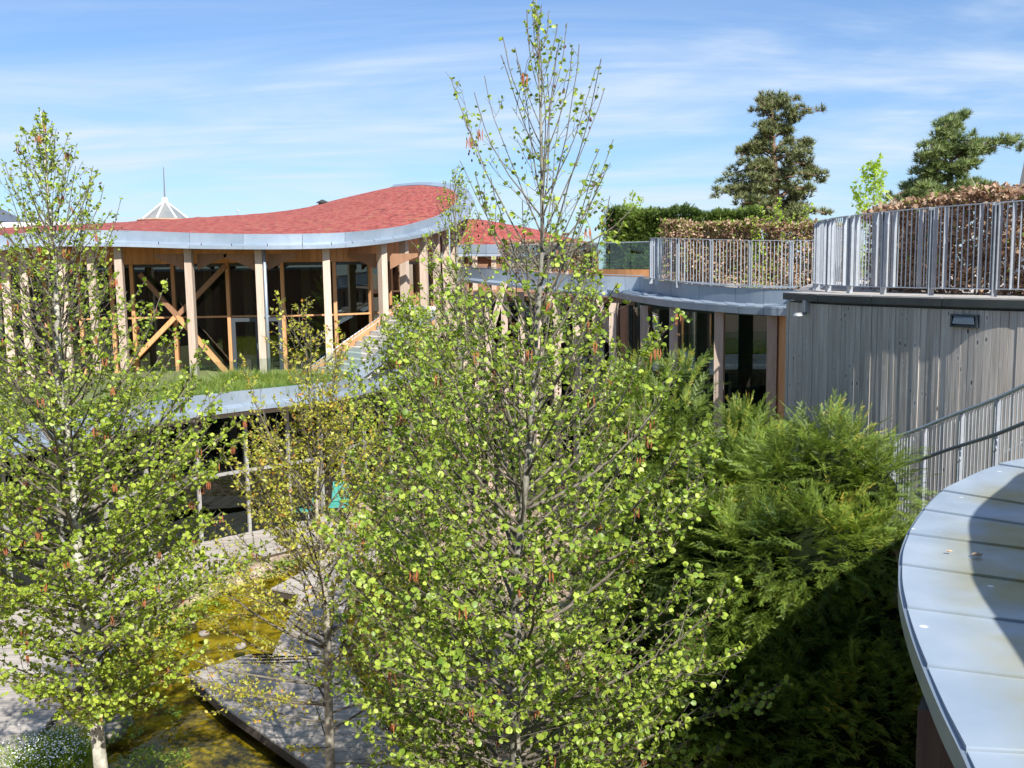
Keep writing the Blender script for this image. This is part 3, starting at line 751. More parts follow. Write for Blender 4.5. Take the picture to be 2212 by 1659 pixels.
# turquoise chairs behind the lower glass
TEAL = mat('turquoise_plastic', (.05, .28, .23), .45, var=(.08, .34, .28), scale=4)
for k, (u, v, lb) in enumerate(((655, 1036, 'turquoise shell chair behind the lower glass, left one of two'), (735, 1026, 'turquoise shell chair behind the lower glass, right one of two'))):
    b = PZ(u, v + 95, .08); t_ = thing('chair', lb, 'chair', tuple(b), 'turquoise chairs in the gallery')
    obj('seat', MB().box(b + Vector((0, 0, .45)), (.6, .55, .06)).mesh('seat', TEAL), t_)
    obj('backrest', MB().hexa([b + Vector(q) for q in ((-.3,.25,.5),(.3,.25,.5),(.3,.3,.5),(-.3,.3,.5),(-.24,.34,1.1),(.24,.34,1.1),(.24,.39,1.1),(-.24,.39,1.1))]).mesh('backrest', TEAL), t_)
    for sx in (-.24, .24):
        for sy in (-.2, .2): obj('leg', MB().tube([b + Vector((sx, sy, 0)), b + Vector((sx * .8, sy * .8, .43))], .018, 5).mesh('leg', STEEL), t_)
# glass balustrade on the green roof edge
gb = thing('glass_balustrade', 'frameless glass balustrade along the grassy roof edge of the lower gallery', 'balustrade', tuple(c_e[60]))
bl = crom([c_e[i] + outward(c_e, i, REF) * -.25 for i in range(6, 78)], 19)
for a, b in zip(bl, bl[1:]):
    mid = (a + b) / 2; ang = math.atan2(b.y - a.y, b.x - a.x)
    place('glass_pane', boxm((b - a).length - .02, .016, 1.05, GLASS_T), gb, (mid.x, mid.y, 4.2), (0, 0, ang))

# ------------------------------------------------------------------ second red-roofed pavilion behind the trees
fp = thing('far_pavilion', 'low pavilion with patchy red roof behind the slender alder tops', 'building', tuple(PX(1100, 46) + Vector((0, 0, 4))))
tp = [(985,470,50),(1010,473,50),(1034,474,50),(1065,478,50),(1096,484,50),(1137,491,50),(1178,500,50),(1241,516,49),(1290,526,48)]
bt = [(985,528,44),(1010,528,44),(1050,528,44),(1090,528,44),(1130,528,44),(1170,527.5,44.3),(1210,527,45),(1250,527,46),(1292,527.5,47.8)]
ct, cb = crom_t([P(*q) for q in tp], 41), crom_t([P(*q) for q in bt], 41)
rr = [[cb[i].lerp(ct[i], k / 8) + Vector((0, 0, .04 * noise.noise(ct[i] * .8 + Vector((k, 0, 0))) if 0 < k < 8 else 0)) for i in range(41)] for k in range(9)]
rr.append([p + Vector((0, 6, -2)) for p in ct])
obj('sedum_roof', MB().grid(rr).mesh('sedum_roof', SEDUM, True), fp)
bands(fp, 'fascia_panel', cb, [p - Vector((0, 0, .40)) for p in cb], 5, ZINC_D, t=.03)
bands(fp, 'drip_edge', [p - Vector((0, .3, .42)) for p in cb], [p - Vector((0, .3, .53)) for p in cb], 5, ZINC, t=.03)
for i in range(0, 40):
    a = cb[i]; place('wall_board', boxm(.19, .05, 3.6, TIMD), fp, (a.x + .1, a.y + .5, a.z - 4.1))
for i in range(2, 40, 5):
    a = cb[i]; place('post', boxm(.22, .22, 4, TIM), fp, (a.x, a.y + .1, a.z - 4.5))

# ------------------------------------------------------------------ gallery wing with zinc parapet, centre right
gw = thing('gallery_wing', 'curved gallery wing with pale zinc parapet and timber posts behind the central tree', 'building', tuple(PX(1230, 31) + Vector((0, 0, 4))))
tp = [(985,576,36),(1020,577,35),(1056,579.5,34),(1110,583,33),(1165,588,32),(1227,593,31),(1290,595.5,30),(1350,597,29.4),(1391,598.5,29)]
cw = crom_t([P(*q) for q in tp], 49)
h_ = lambda i: .38 + .10 * i / 48
lowr = [cw[i] - Vector((0, 0, h_(i))) for i in range(49)]
bands(gw, 'parapet_panel', cw, lowr, 6, ZINC, t=.03)
bands(gw, 'coping', [p + Vector((0, -.03, .03)) for p in cw], [p + Vector((0, .3, .03)) for p in cw], 6, ZINC, t=.02)
bands(gw, 'apron_sheet', lowr, [p + Vector((-.1, -.45, -.06)) for p in lowr], 4, ZINC, t=.02)
bands(gw, 'drip_edge', [p + Vector((-.1, -.45, -.06)) for p in lowr], [p + Vector((-.1, -.45, -.15)) for p in lowr], 6, ZINC_D, t=.03)
obj('roof_slab', MB().slab([(p.x, p.y + .1) for p in cw] + [(7, 50), (-2, 50)], 6.6, 6.75).mesh('roof_slab', TIMD), gw)
gp_ = [cw[i] + Vector((0, .5, 0)) for i in range(0, 49, 4)]
for a, b in zip(gp_, gp_[1:]):
    mid = (a + b) / 2; ang = math.atan2(b.y - a.y, b.x - a.x)
    place('window_pane', boxm((b - a).length - .12, .02, 6.5, GLASS), gw, (mid.x, mid.y, .1), (0, 0, ang))
for i, p in enumerate(gp_):
    place('post', boxm(.22, .24, 6.9, TIM), gw, (p.x - .05, p.y - .45, 0))
    place('mullion', boxm(.1, .14, 6.7, TIMD), gw, (p.x, p.y, 0))
for (u0, v0), (u1, v1) in (((1292, 640), (1322, 745)), ((1340, 642), (1312, 740)), ((1180, 615), (1215, 740)), ((1090, 610), (1060, 720))):
    obj('brace', MB().beam(P(u0, v0, 29.2), P(u1, v1, 29.2), .14, .18).mesh('brace', TIM), gw)
obj('inner_wall', MB().box((2.5, 37, 3.3), (9, .3, 6.6)).mesh('inner_wall', DARKI), gw)
# corten planter and roof balustrade
cp = thing('corten_planter', 'rust brown steel planter edge on the gallery wing roof', 'planter', tuple(P(1300, 590, 30.5)))
pc = crom_t([P(1228, 582, 31.9), P(1290, 581.5, 31), P(1350, 582, 30.2), P(1404, 582, 29.8)], 13)
bands(cp, 'side_sheet', pc, [p - Vector((0, 0, .24)) for p in pc], 4, CORTEN, t=.03)
pq = [p + Vector((.1, .8, 0)) for p in pc]
obj('planter_soil', MB().grid([[p - Vector((0, 0, .05)) for p in pc], [p - Vector((0, 0, .05)) for p in pq]]).mesh('planter_soil', SOIL), cp)
rb = thing('roof_balustrade', 'tall clear glass balustrade on the gallery wing in front of the dark yew hedge', 'balustrade', tuple(P(1300, 585, 31.5)))
bc = [P(u, 583, d) for u, d in ((1100, 34.5), (1160, 33.8), (1225, 33), (1270, 32.3), (1317, 31.6), (1362, 31), (1404, 30.4))]
for a, b in zip(bc, bc[1:]):
    mid = (a + b) / 2; ang = math.atan2(b.y - a.y, b.x - a.x); ln = (b - a).length - .03
    place('glass_pane', boxm(ln, .02, .86, GLASS_T), rb, (mid.x, mid.y, min(a.z, b.z)), (0, 0, ang))
    place('cap_rail', boxm(ln, .03, .025, STEEL), rb, (mid.x, mid.y, min(a.z, b.z) + .862), (0, 0, ang))

# ------------------------------------------------------------------ drum pavilion with shingled canopy
dp = thing('drum_pavilion', 'round glass room under a dark zinc parapet and shingled canopy beside the grey board wall', 'building', tuple(PX(1560, 22) + Vector((0, 0, 3))))
PT = [(1380,600,29.5),(1389,601,27.5),(1415,605,25.6),(1449,609,24.3),(1510,615.6,23),(1589,621,22),(1650,623,21.4),(1720,624,21)]
PB = [(1380,632,29.5),(1389,635.5,27.5),(1415,641,25.6),(1449,647.5,24.3),(1510,656,23),(1589,662,22),(1650,664.5,21.4),(1720,666,21)]
ptc, pbc = crom_t([P(*q) for q in PT], 43), crom_t([P(*q) for q in PB], 43)
bands(dp, 'parapet_panel', ptc, pbc, 6, ZINC_D, t=.03)
bands(dp, 'coping', [p + Vector((-.03, -.03, .02)) for p in ptc], [p + Vector((.12, .3, .02)) for p in ptc], 6, ZINC, t=.02)
OT = [(1310,630,30),(1334,637,27.5),(1362,643,26),(1396,648.7,24.5),(1454,656.6,22.9),(1525,663,21.6),(1595,668.5,20.6),(1650,671.5,20),(1720,674.5,19.4)]
ot = crom_t([P(*q) for q in OT], 49); it = crom_t([P(*q) for q in [(1376,631,30.6)] + PB], 49)
# shingle plates lapped on the canopy
for i in range(0, 48, 2):
    a, b = ot[i], ot[i + 2]; c, d = it[i + 2], it[i]
    up = Vector((0, 0, .05)); lap = Vector((0, 0, .018 if (i // 2) % 2 else 0.006))
    obj('canopy_shingle', MB().hexa([a + up, b + up, c + up, d + up, a + up * 1.5 + lap, b + up * 1.5 + lap, c + up * 1.5 + lap, d + up * 1.5 + lap]).mesh('canopy_shingle', ZINC), dp)
bands(dp, 'canopy_edge', [p + Vector((0, 0, .045)) for p in ot], [p - Vector((0, 0, .085)) for p in ot], 6, ZINC_D, t=.03)
obj('canopy_soffit', MB().grid([[p - Vector((0, 0, .08)) for p in ot], [p - Vector((0, -.3, .03)) for p in it]]).mesh('canopy_soffit', TIMD), dp)
obj('roof_terrace', MB().slab([(p.x + .05, p.y + .1) for p in ptc] + [(20, 22), (24, 40), (5, 40)], 6.95, 7.0).mesh('roof_terrace', mat('roof_gravel', (.40, .34, .26), .95, var=(.55, .48, .38), scale=12, bump=.6)), dp)
dposts = [(1326,26.8),(1394,24.9),(1458,23.2),(1556,21.5),(1671,20.2)]
for u, d in dposts:
    p = PX(u, d); place('post', boxm(.20, .30, 6.7, TIM), dp, (p.x, p.y, 0), (0, 0, R(-20)))
dg = [PX(u, d) for u, d in ((1340,27.6),(1362,26.6),(1405,25.3),(1466,23.8),(1562,22),(1664,20.8))]
for i, (a, b) in enumerate(zip(dg, dg[1:])):
    mid = (a + b) / 2; ang = math.atan2(b.y - a.y, b.x - a.x); ln = (b - a).length
    if i == 0:
        for k in range(4):
            q0 = a.lerp(b, (k + .5) / 4); place('wall_board', boxm(ln / 4 - .006, .05, 6.6, TIMD), dp, (q0.x, q0.y, 0), (0, 0, ang))
    else:
        place('window_pane', boxm(ln - .12, .02, 6.6, GLASS_TEAL if i == 4 else GLASS), dp, (mid.x, mid.y, 0), (0, 0, ang))
    place('mullion', boxm(.08, .12, 6.65, CAPM), dp, (a.x, a.y, 0), (0, 0, ang))
a, b = PX(1674, 20.3), PX(1712, 19.6)
for k in range(6):
    q0 = a.lerp(b, (k + .5) / 6); place('wall_board', boxm((b - a).length / 6 - .005, .05, 6.65, TIMO), dp, (q0.x, q0.y, 0), (0, 0, math.atan2(b.y - a.y, b.x - a.x)))
obj('inner_wall', MB().box((7.0, 26.5, 3.4), (7, .3, 6.6)).box((3.9, 31, 3.4), (.3, 7, 6.6)).mesh('inner_wall', mat('teal_room', (.05, .10, .10), .7, var=(.08, .15, .15), scale=2)), dp)
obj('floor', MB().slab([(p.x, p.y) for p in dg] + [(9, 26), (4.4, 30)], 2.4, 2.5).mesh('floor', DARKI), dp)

# ------------------------------------------------------------------ railings
def railing(name, label, base, rail_h, start=0.0, spacing=.0875, fw=.072):
    """panels of thin round bars and flat bars set radially, posts with bright tops between the panels."""
    dense = crom(base, 400); th = thing(name, label, 'railing', tuple(dense[200]))
    Lk = [0]
    for a, b in zip(dense, dense[1:]): Lk.append(Lk[-1] + (b - a).length)
    def at(s):
        s = max(0, min(s, Lk[-1] - 1e-4)); j = int(np.searchsorted(Lk, s, side='right')) - 1; j = min(j, len(dense) - 2)
        t = (s - Lk[j]) / (Lk[j + 1] - Lk[j]); p = dense[j].lerp(dense[j + 1], t); d = dense[j + 1] - dense[j]
        return p, math.atan2(d.y, d.x)
    bar = MB().tube([(0, 0, .07), (0, 0, rail_h - .01)], .0085, 5).mesh('bar', STEEL)
    flat = MB().box((0, 0, rail_h / 2 + .02), (.010, fw, rail_h - .06)).mesh('flat_bar', STEEL)
    post = MB().box((0, 0, rail_h / 2 - .05), (.014, .09, rail_h + .1)).box((0, -.02, rail_h - .06), (.014, .045, .12)).mesh('post', STEEL)
    pat = ['f', 't', 'f', 't', 't', 't', 't', 't', 'f', 't', 'f']
    s = start; plen = spacing * (len(pat) - 1)
    while s + plen < Lk[-1]:
        p, a = at(s - spacing / 2); place('post', post, th, p, (0, 0, a))
        for k, c in enumerate(pat):
            p, a = at(s + k * spacing); place('flat_bar' if c == 'f' else 'bar', flat if c == 'f' else bar, th, p, (0, 0, a))
        seg = [at(s + plen * q / 6)[0] for q in range(7)]
        for nm, z, hh in (('top_rail', rail_h, .012), ('bottom_rail', .06, .012)):
            mb = MB()
            for a_, b_ in zip(seg, seg[1:]): mb.beam(a_ + Vector((0, 0, z)), b_ + Vector((0, 0, z)), .055, hh)
            obj(nm, mb.mesh(nm, STEEL), th)
        s += plen + spacing
    return th
C2 = Vector((11.97, 15.2, 7.3)); R2 = 6.9
arc = [C2 + Vector((math.cos(R(a)) * R2, math.sin(R(a)) * R2, 0)) for a in frange(126, 236, 24)]
railing('steel_railing', 'curved steel bar railing on the terrace edge above the grey board wall', arc, 1.1, .35)
r1 = [P(u, v, d) for u, v, d in ((1412,600,27.5),(1406,603,26.2),(1410,606,25.0),(1432,609,24.3),(1460,612,23.8),(1520,616,23.2),(1590,620,22.7),(1670,623,22.2),(1765,626,21.6),(1860,630,21.2))]
railing('steel_railing', 'steel bar railing on the zinc parapet above the shingled canopy', r1, 1.08, .06, fw=.045)

# terrace deck behind the railing and over the wall
WALLP = [(1701,14.3),(1760,13.45),(1854,12.55),(1950,11.9),(2052,11.3),(2140,10.85),(2212,10.55),(2330,10.1),(2450,9.7)]
wc = crom([P(u, 632 + (u - 1701) * .0427, d) * 1.0 for u, d in WALLP], 60)
for p in wc: p.z = 7.27
TERR = mat('terrace_paving', (.34, .31, .28), .9, var=(.46, .43, .39), scale=9, bump=.3)
obj('roof_terrace', MB().slab([(p.x + .1, p.y) for p in wc] + [(30, 4), (30, 36), (PX(1790, 30).x, 30), (PX(1730, 19).x, 19)], 7.1, 7.25).mesh('roof_terrace', TERR), kind='structure', label='gravelled roof terrace behind the steel railings')

# ------------------------------------------------------------------ grey board wall
bwll = thing('board_wall', 'tall curved wall of silver grey vertical boards with a dark coping', 'wall', tuple(wc[20] - Vector((0, 0, 4))))
fine = crom(wc, 600)
tot = sum((b - a).length for a, b in zip(fine, fine[1:])); nb = int(tot / .093)
wp = even(fine, nb + 1); refw = Vector((20, 14, 0))
for i in range(nb):
    a, b = wp[i], wp[i + 1]; mid = (a + b) / 2; ang = math.atan2(b.y - a.y, b.x - a.x)
    wd = (b - a).length - rnd.uniform(.003, .006); dz = rnd.uniform(-.004, .006)
    nrm = outward(wp, i, refw)
    me = boxm(round(wd, 3), .022, 4.0, BOARD)
    place('plank', me, bwll, (mid.x + nrm.x * dz, mid.y + nrm.y * dz, 3.15), (rnd.uniform(-.001, .001), 0, ang + rnd.uniform(-.025, .025)))
obj('backing', MB().grid([[p - outward(wc, i, refw) * .03 + Vector((0, 0, -4.2)) for i, p in enumerate(wc)], [p - outward(wc, i, refw) * .03 + Vector((0, 0, -.1)) for i, p in enumerate(wc)]]).mesh('backing', CAPM), bwll)
wo = [wc[i] + outward(wc, i, refw) * .07 for i in range(60)]
bands(bwll, 'coping', [p + Vector((0, 0, .005)) for p in wo], [p - Vector((0, 0, .085)) for p in wo], 12, CAPM, t=.03)
bands(bwll, 'coping_sheet', [p + Vector((0, 0, .008)) for p in wo], [wc[i] - outward(wc, i, refw) * .35 + Vector((0, 0, .01)) for i in range(60)], 12, mat('weathered_coping', (.25, .24, .22), .8, var=(.38, .36, .33), scale=9), t=.012)
def on_wall(u):
    j = min(range(len(fine)), key=lambda k: abs((fine[k].x / fine[k].y) - (PX(u, 12).x / PX(u, 12).y))); p = fine[j]
    a, b = fine[max(j - 3, 0)], fine[min(j + 3, len(fine) - 1)]; d = (b - a); d.z = 0; d.normalize(); n = Vector((d.y, -d.x, 0))
    if n.dot(p - refw) < 0: n = -n
    return p, d, n
def wall_item(p, d, n, z):
    return Matrix(((d.x, n.x, 0, p.x), (d.y, n.y, 0, p.y), (0, 0, 1, z), (0, 0, 0, 1)))
def tf(mb, M): mb.v = [tuple(M @ Vector(q)) for q in mb.v]; return mb
# louvred vent
p, d, n = on_wall(2091); zv = P(2091, 693, p.y).z; M = wall_item(p, d, n, zv) @ Matrix.Diagonal((.66, 1, .62, 1))
vt = thing('wall_vent', 'dark metal vent hood high on the grey board wall', 'vent', tuple(M @ Vector((0, .03, 0))))
VM = mat('vent_metal', (.05, .065, .08), .4, .5); VM2 = mat('vent_hood_metal', (.14, .17, .20), .38, .5)
fr_ = MB()
for cx, cz, sx, sz in ((0, .105, .52, .03), (0, -.105, .52, .03), (-.245, 0, .03, .18), (.245, 0, .03, .18)): fr_.box((cx, .03, cz), (sx, .05, sz))
obj('frame', tf(fr_, M).mesh('frame', VM), vt)
obj('backplate', tf(MB().box((0, .015, 0), (.46, .02, .18)), M).mesh('backplate', VM), vt)
obj('hood', tf(MB().hexa([(-.21,.025,-.04),(.21,.025,-.04),(.21,.062,-.055),(-.21,.062,-.055),(-.2,.025,.085),(.2,.025,.085),(.19,.05,.08),(-.19,.05,.08)]), M).mesh('hood', VM2), vt)
# small wall lamp at the far end of the wall
p, d, n = on_wall(1750); zl = P(1750, 672, p.y).z; M = wall_item(p, d, n, zl)
wl = thing('wall_lamp', 'small grey spotlight and junction box at the far end of the grey board wall', 'lamp', tuple(M @ Vector((0, .05, 0))))
LM = mat('lamp_housing', (.38, .39, .38), .5, .3)
obj('junction_box', tf(MB().box((0, .05, .07), (.08, .07, .16)), M).mesh('junction_box', LM), wl)
obj('arm', tf(MB().box((0, .10, -.03), (.03, .12, .03)), M).mesh('arm', STEEL_D), wl)
obj('lamp_shade', tf(MB().tube([(0, .17, -.02), (0, .17, -.04), (0, .17, -.06)], [.03, .06, .07], 12), M).mesh('lamp_shade', LM), wl)

# ------------------------------------------------------------------ stair and its railing in front of the wall
RP = [(1850,985,11.6),(1915,951,11.0),(1973,932,10.4),(2055,899,9.8),(2142,866,9.1),(2212,834,8.6),(2330,775,7.9)]
rt = crom([P(*q) for q in RP], 200)
rs = thing('stair_railing', 'sloping steel stair railing with thin uprights in front of the board wall', 'railing', tuple(rt[80] - Vector((0, 0, 1))))
obj('top_rail', MB().tube(rt[::6] + [rt[-1]], .021, 8).mesh('top_rail', STEEL, True), rs)
obj('bottom_rail', MB().tube([p - Vector((0, 0, 1.0)) for p in rt[::6]], .012, 6).mesh('bottom_rail', STEEL), rs)
hl = [p + Vector((-.02, -.05, -.33)) for p in rt[::6]]
obj('handrail', MB().tube(hl, .019, 8).mesh('handrail', STEEL_D, True), rs)
sp_ = even(rt, 62)
upr = MB().tube([(0, 0, -1.0), (0, 0, -.03)], .0075, 5).mesh('upright', STEEL)
pst = MB().box((0, 0, -.62), (.018, .07, 1.2)).mesh('post', STEEL)
us = [i for i in range(len(sp_))]
for i, p in enumerate(sp_):
    ang = math.atan2(sp_[min(i + 1, 61)].y - sp_[max(i - 1, 0)].y, sp_[min(i + 1, 61)].x - sp_[max(i - 1, 0)].x)
    if i % 10 == 3: place('post', pst, rs, p, (0, 0, ang))
    else: place('upright', upr, rs, p, (0, 0, ang))
for i in range(3, 61, 10):
    p = sp_[i]; obj('bracket', MB().tube([p + Vector((0, 0, -.5)), p + Vector((-.04, -.08, -.46)), p + Vector((-.02, -.05, -.35))], .007, 5).mesh('bracket', STEEL), rs)
hw = thing('wall_handrail', 'pale handrail bent at a landing along the foot of the board wall', 'handrail', tuple(P(1915, 1066, 11.4)))
hp = []
for u, v, dd in ((1790,985,.1),(1850,1001,.1),(1915,1040,.1),(1990,1066,.12),(2000,1066,.14),(2060,1036,.12),(2130,1000,.12),(2212,955,.12),(2300,905,.12)):
    p, d, n = on_wall(u); q = p + n * dd; hp.append(P(u, v, q.y))
obj('rail', MB().tube(hp, .02, 8).mesh('rail', mat('pale_rail', (.6, .6, .58), .5), True), hw)
for u, v in ((1945, 1052), (2060, 1036), (2180, 973)):
    p, d, n = on_wall(u); q = P(u, v, (p + n * .12).y); obj('bracket', MB().tube([q, q - Vector((0, 0, .06)), q - n * .12 - Vector((0, 0, .08))], .008, 5).mesh('bracket', STEEL), hw)
sc = thing('outdoor_stair', 'narrow concrete stair climbing between the steel railing and the board wall', 'staircase', tuple(rt[60] - Vector((0, 0, 2))))
for i in range(22):
    t = i / 21; k = int(10 + t * 180); a = rt[k] - Vector((0, 0, 1.12)); _, dd_, nn_ = on_wall(1106 + FPX * a.x / a.y)
    b = a + Vector((1.25, .35, 0)); ln = Vector((.30, -.36, 0)) * .62
    obj('step', MB().hexa([a - Vector((0,0,.2)) - ln, b - Vector((0,0,.2)) - ln, b - Vector((0,0,.2)) + ln, a - Vector((0,0,.2)) + ln, a - ln, b - ln, b + ln, a + ln]).mesh('step', CONC), sc)

# ------------------------------------------------------------------ near zinc roof (bottom right)
ZR = 6.0
nz_ = thing('zinc_roof', 'stained zinc roof of radial sheets curving through the near corner below the camera', 'roof', tuple(PZ(2100, 1300, ZR)))
EDG = [(2330,975),(2212,992),(2157,1004),(2110,1022),(2071,1042),(2036,1061),(1997,1102),(1975,1135),(1964,1155),(1952,1191),(1949,1228),(1950.5,1265),(1960,1312),(1978,1372),(2004,1440),(2043,1530),(2088,1620),(2120,1690),(2170,1790)]
ec = crom([PZ(u, v, ZR) for u, v in EDG], 321)
def near_i(u, v):
    q = PZ(u, v, ZR); return min(range(321), key=lambda k: (ec[k] - q).length)
cuts = [0] + [near_i(2157, 1004)] + [near_i(u, v) for u, v in ((2036,1061),(1997,1102),(1964,1155),(1952,1222),(1960,1312),(2004,1440),(2088,1620))] + [320]
# inner points of the seams, read from the picture as a right-hand continuation
inner_dir = []
for c in cuts:
    inner_dir.append(c)
def seam_dir(u0, v0, u1, v1): return (PZ(u1, v1, ZR) - PZ(u0, v0, ZR)).normalized()
SD = {0: seam_dir(2157,1004,2212,1013), 1: seam_dir(2157,1004,2212,1013), 2: seam_dir(2036,1061,2212,1092), 3: seam_dir(1997,1102,2212,1137), 4: seam_dir(1964,1155,2212,1190),
      5: seam_dir(1952,1222,2212,1262), 6: seam_dir(1960,1312,2212,1347), 7: seam_dir(2004,1440,2212,1468), 8: seam_dir(2088,1620,2212,1628), 9: seam_dir(2088,1620,2212,1624)}
for s in range(len(cuts) - 1):
    i0, i1 = cuts[s], cuts[s + 1]
    if i1 - i0 < 2: continue
    m = 9; outer = [ec[int(round(i0 + (i1 - i0) * k / (m - 1)))].copy() for k in range(m)]
    g0 = (outer[1] - outer[0]).normalized() * .006; g1 = (outer[-1] - outer[-2]).normalized() * .006
    outer[0] += g0; outer[-1] -= g1
    rws = []
    for q in range(13):
        t = (q / 12) ** 2; rr_ = []
        for k in range(m):
            dr = SD[s].lerp(SD[s + 1], k / (m - 1)).normalized(); rr_.append(outer[k] + dr * (4.2 * t) + Vector((0, 0, .012 * (k / (m - 1)) + .05 * t)))
        rws.append(rr_)
    mb = MB().grid(rws); nv = len(mb.v)
    mb.v += [(x, y, z - .03) for x, y, z in mb.v[:nv]]
    rim = [k for k in range(m)] ; last = 12 * m
    for k in range(m - 1): mb.f.append((k, nv + k, nv + k + 1, k + 1))
    for q in range(12):
        mb.f.append((q * m, (q + 1) * m, nv + (q + 1) * m, nv + q * m)); e = m - 1
        mb.f.append((q * m + e, nv + q * m + e, nv + (q + 1) * m + e, (q + 1) * m + e))
    me = mb.mesh('roof_sheet', ZINC_FG); at = me.attributes.new('inner', 'FLOAT', 'POINT')
    vals = [min(1, max(0, ((q / 12) ** 2 * 4.2 - .10) / .35)) for q in range(13) for _ in range(m)] * 2
    at.data.foreach_set('value', vals); obj('roof_sheet', me, nz_)
    # raised edge of the sheet
refz = Vector((8, 6, 0))
eo = [ec[i] + Vector((0, 0, -.008)) for i in range(0, 321, 4)]
for s in range(len(cuts) - 1):
    a, b = cuts[s] // 4, max(cuts[s + 1] // 4, cuts[s] // 4 + 1); seg = eo[a:b + 1]
    if len(seg) < 2: continue
    bands(nz_, 'edge_trim', [p + Vector((0, 0, -.002)) for p in seg], [p + Vector((0, 0, -.10)) for p in seg], 40, ZINC_D, t=.02, flip=True)
inn = [eo[i] - outward(eo, i, refz) * .55 for i in range(len(eo))]
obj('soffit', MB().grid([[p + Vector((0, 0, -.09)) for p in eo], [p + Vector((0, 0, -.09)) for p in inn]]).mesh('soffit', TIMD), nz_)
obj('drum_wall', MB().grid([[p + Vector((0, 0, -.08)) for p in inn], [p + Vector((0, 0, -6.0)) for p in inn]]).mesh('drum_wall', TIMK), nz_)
p = PZ(2032, 1560, 5.9); q = PZ(2060, 1570, 5.9)
pp = Vector((p.x + .12, p.y + .25, 0))
obj('post', MB().box((pp.x, pp.y, 2.95), (.16, .28, 5.85), R(-30)).mesh('post', TIMK), nz_)
# litter on the sheets
for u, v, lb in ((2111, 1197, 'small curled dry leaf lying on the shaded zinc sheet'), (2051, 1190, 'pair of pale seed husks on the sunlit zinc sheet')):
    c = PZ(u, v, ZR + .03); obj('dry_leaf' if u > 2100 else 'seed_husk', MB().ball(c, .028 if u > 2100 else .016, 6, 4, .5, (1.2, .7, .35)).mesh('bit', mat('dry_leaf', (.45, .33, .22), .8)), label=lb, cat='leaf' if u > 2100 else 'seed husk')

# upper drum of the building the camera stands on (its rim shades the roof sheets)
sh = [(2330,985),(2212,1012),(2169,1042),(2120,1080),(2095,1109),(2089,1135),(2091,1165),(2095,1228),(2118,1282),(2151,1336),(2212,1440),(2290,1600),(2360,1800)]
H_UP = 1.5
offv = Vector((SUN_TO.x, SUN_TO.y, 0)) * (H_UP / math.tan(SUN_EL))
rim = [PZ(u, v, ZR + .03) + offv for u, v in sh]
rim_c = crom(rim, 40)
ud = thing('upper_drum', 'round timber clad upper room beside the camera that shades the zinc roof', 'building', tuple(rim_c[20]))
poly = [(p.x, p.y) for p in rim_c] + [(8, -3), (14, -2), (14, 8)]
obj('wall', MB().slab(poly, ZR - .2, ZR + H_UP - .1).mesh('wall', TIMD), ud)
obj('roof', MB().slab(poly, ZR + H_UP - .098, ZR + H_UP).mesh('roof', ZINC_D), ud)
# unseen block behind the camera, added to keep the window reflections dark
hb = thing('reflection_block', 'long timber clad block added behind the camera to darken the window reflections', 'building', (-10, -8, 0))
obj('wall', MB().box((-13, -7, 3.9), (26, 6, 7.8)).mesh('wall', TIMD), hb)
obj('roof', MB().box((-13, -7, 7.9), (27, 7, .18)).mesh('roof', ZINC_D), hb)

# ------------------------------------------------------------------ distant things
# glass cone lantern with mast
ln_ = thing('glass_cone', 'glass cone lantern with white ribs and tall mast above the red roof', 'lantern', tuple(P(357, 470, 74)))
top = P(356, 433, 74); cen = P(357, 474, 74); rad = 50 / FPX * 74
ring = [cen + Vector((math.cos(a) * rad, math.sin(a) * rad, 0)) for a in frange(0, 2 * math.pi, 17)]
mb = MB(); mb.v = [tuple(top)] + [tuple(p) for p in ring[:-1]]; mb.f = [(0, 1 + i, 1 + (i + 1) % 16) for i in range(16)]
obj('glass_cone_panes', mb.mesh('panes', mat('milky_glass', (.13, .16, .18), .4, var=(.26, .25, .22), scale=.5)), ln_)
for p in ring[:-1:2]: obj('rib', MB().beam(p + (p - cen) * .01, top, .10, .10).mesh('rib', PLASTER), ln_)
obj('mast', MB().tube([top, P(353, 361, 74)], [.06, .03], 6).mesh('mast', STEEL_D), ln_)
obj('finial', MB().ball(top, .25, 8, 5).mesh('finial', PLASTER), ln_)
TILE = mat('clay_tile', (.42, .22, .13), .85, var=(.55, .33, .20), scale=5, objrand=.2)
for k in range(4):
    for i in range(34):
        a = math.pi * 2 * (i + .5 * (k % 2)) / 34; rr_ = rad * (1.02 + .14 * k); c = cen + Vector((math.cos(a) * rr_, math.sin(a) * rr_, -.12 - .22 * k))
        if c.y > cen.y + rad: continue
        place('roof_tile', boxm(.48, .10, .34, TILE), ln_, c - Vector((0, 0, .2)), (R(35), 0, a + math.pi / 2))
# white house beyond the left tree
hs = thing('white_house', 'white rendered house with slate roof beyond the left tree', 'house', tuple(P(60, 520, 80)))
p = P(70, 500, 80); obj('wall', MB().box((p.x, p.y, p.z - 2.2), (8.6, 6, 5.6)).mesh('wall', PLASTER), hs)
q = P(0, 480, 80); obj('annexe_wall', MB().box((q.x - 3, q.y, q.z - 2.5), (6, 6, 5)).mesh('annexe_wall', PLASTER), hs)
obj('roof', MB().hexa([Vector((q.x - 7, q.y - 3.3, q.z)), Vector((q.x + .9, q.y - 3.3, q.z)), Vector((q.x + .9, q.y + 3.3, q.z)), Vector((q.x - 7, q.y + 3.3, q.z)), Vector((q.x - 6, q.y - .1, q.z + 1.5)), Vector((q.x - .6, q.y - .1, q.z + 1.5)), Vector((q.x - .6, q.y + .1, q.z + 1.5)), Vector((q.x - 6, q.y + .1, q.z + 1.5))]).mesh('roof', mat('slate_roof', (.10, .12, .16), .6)), hs)
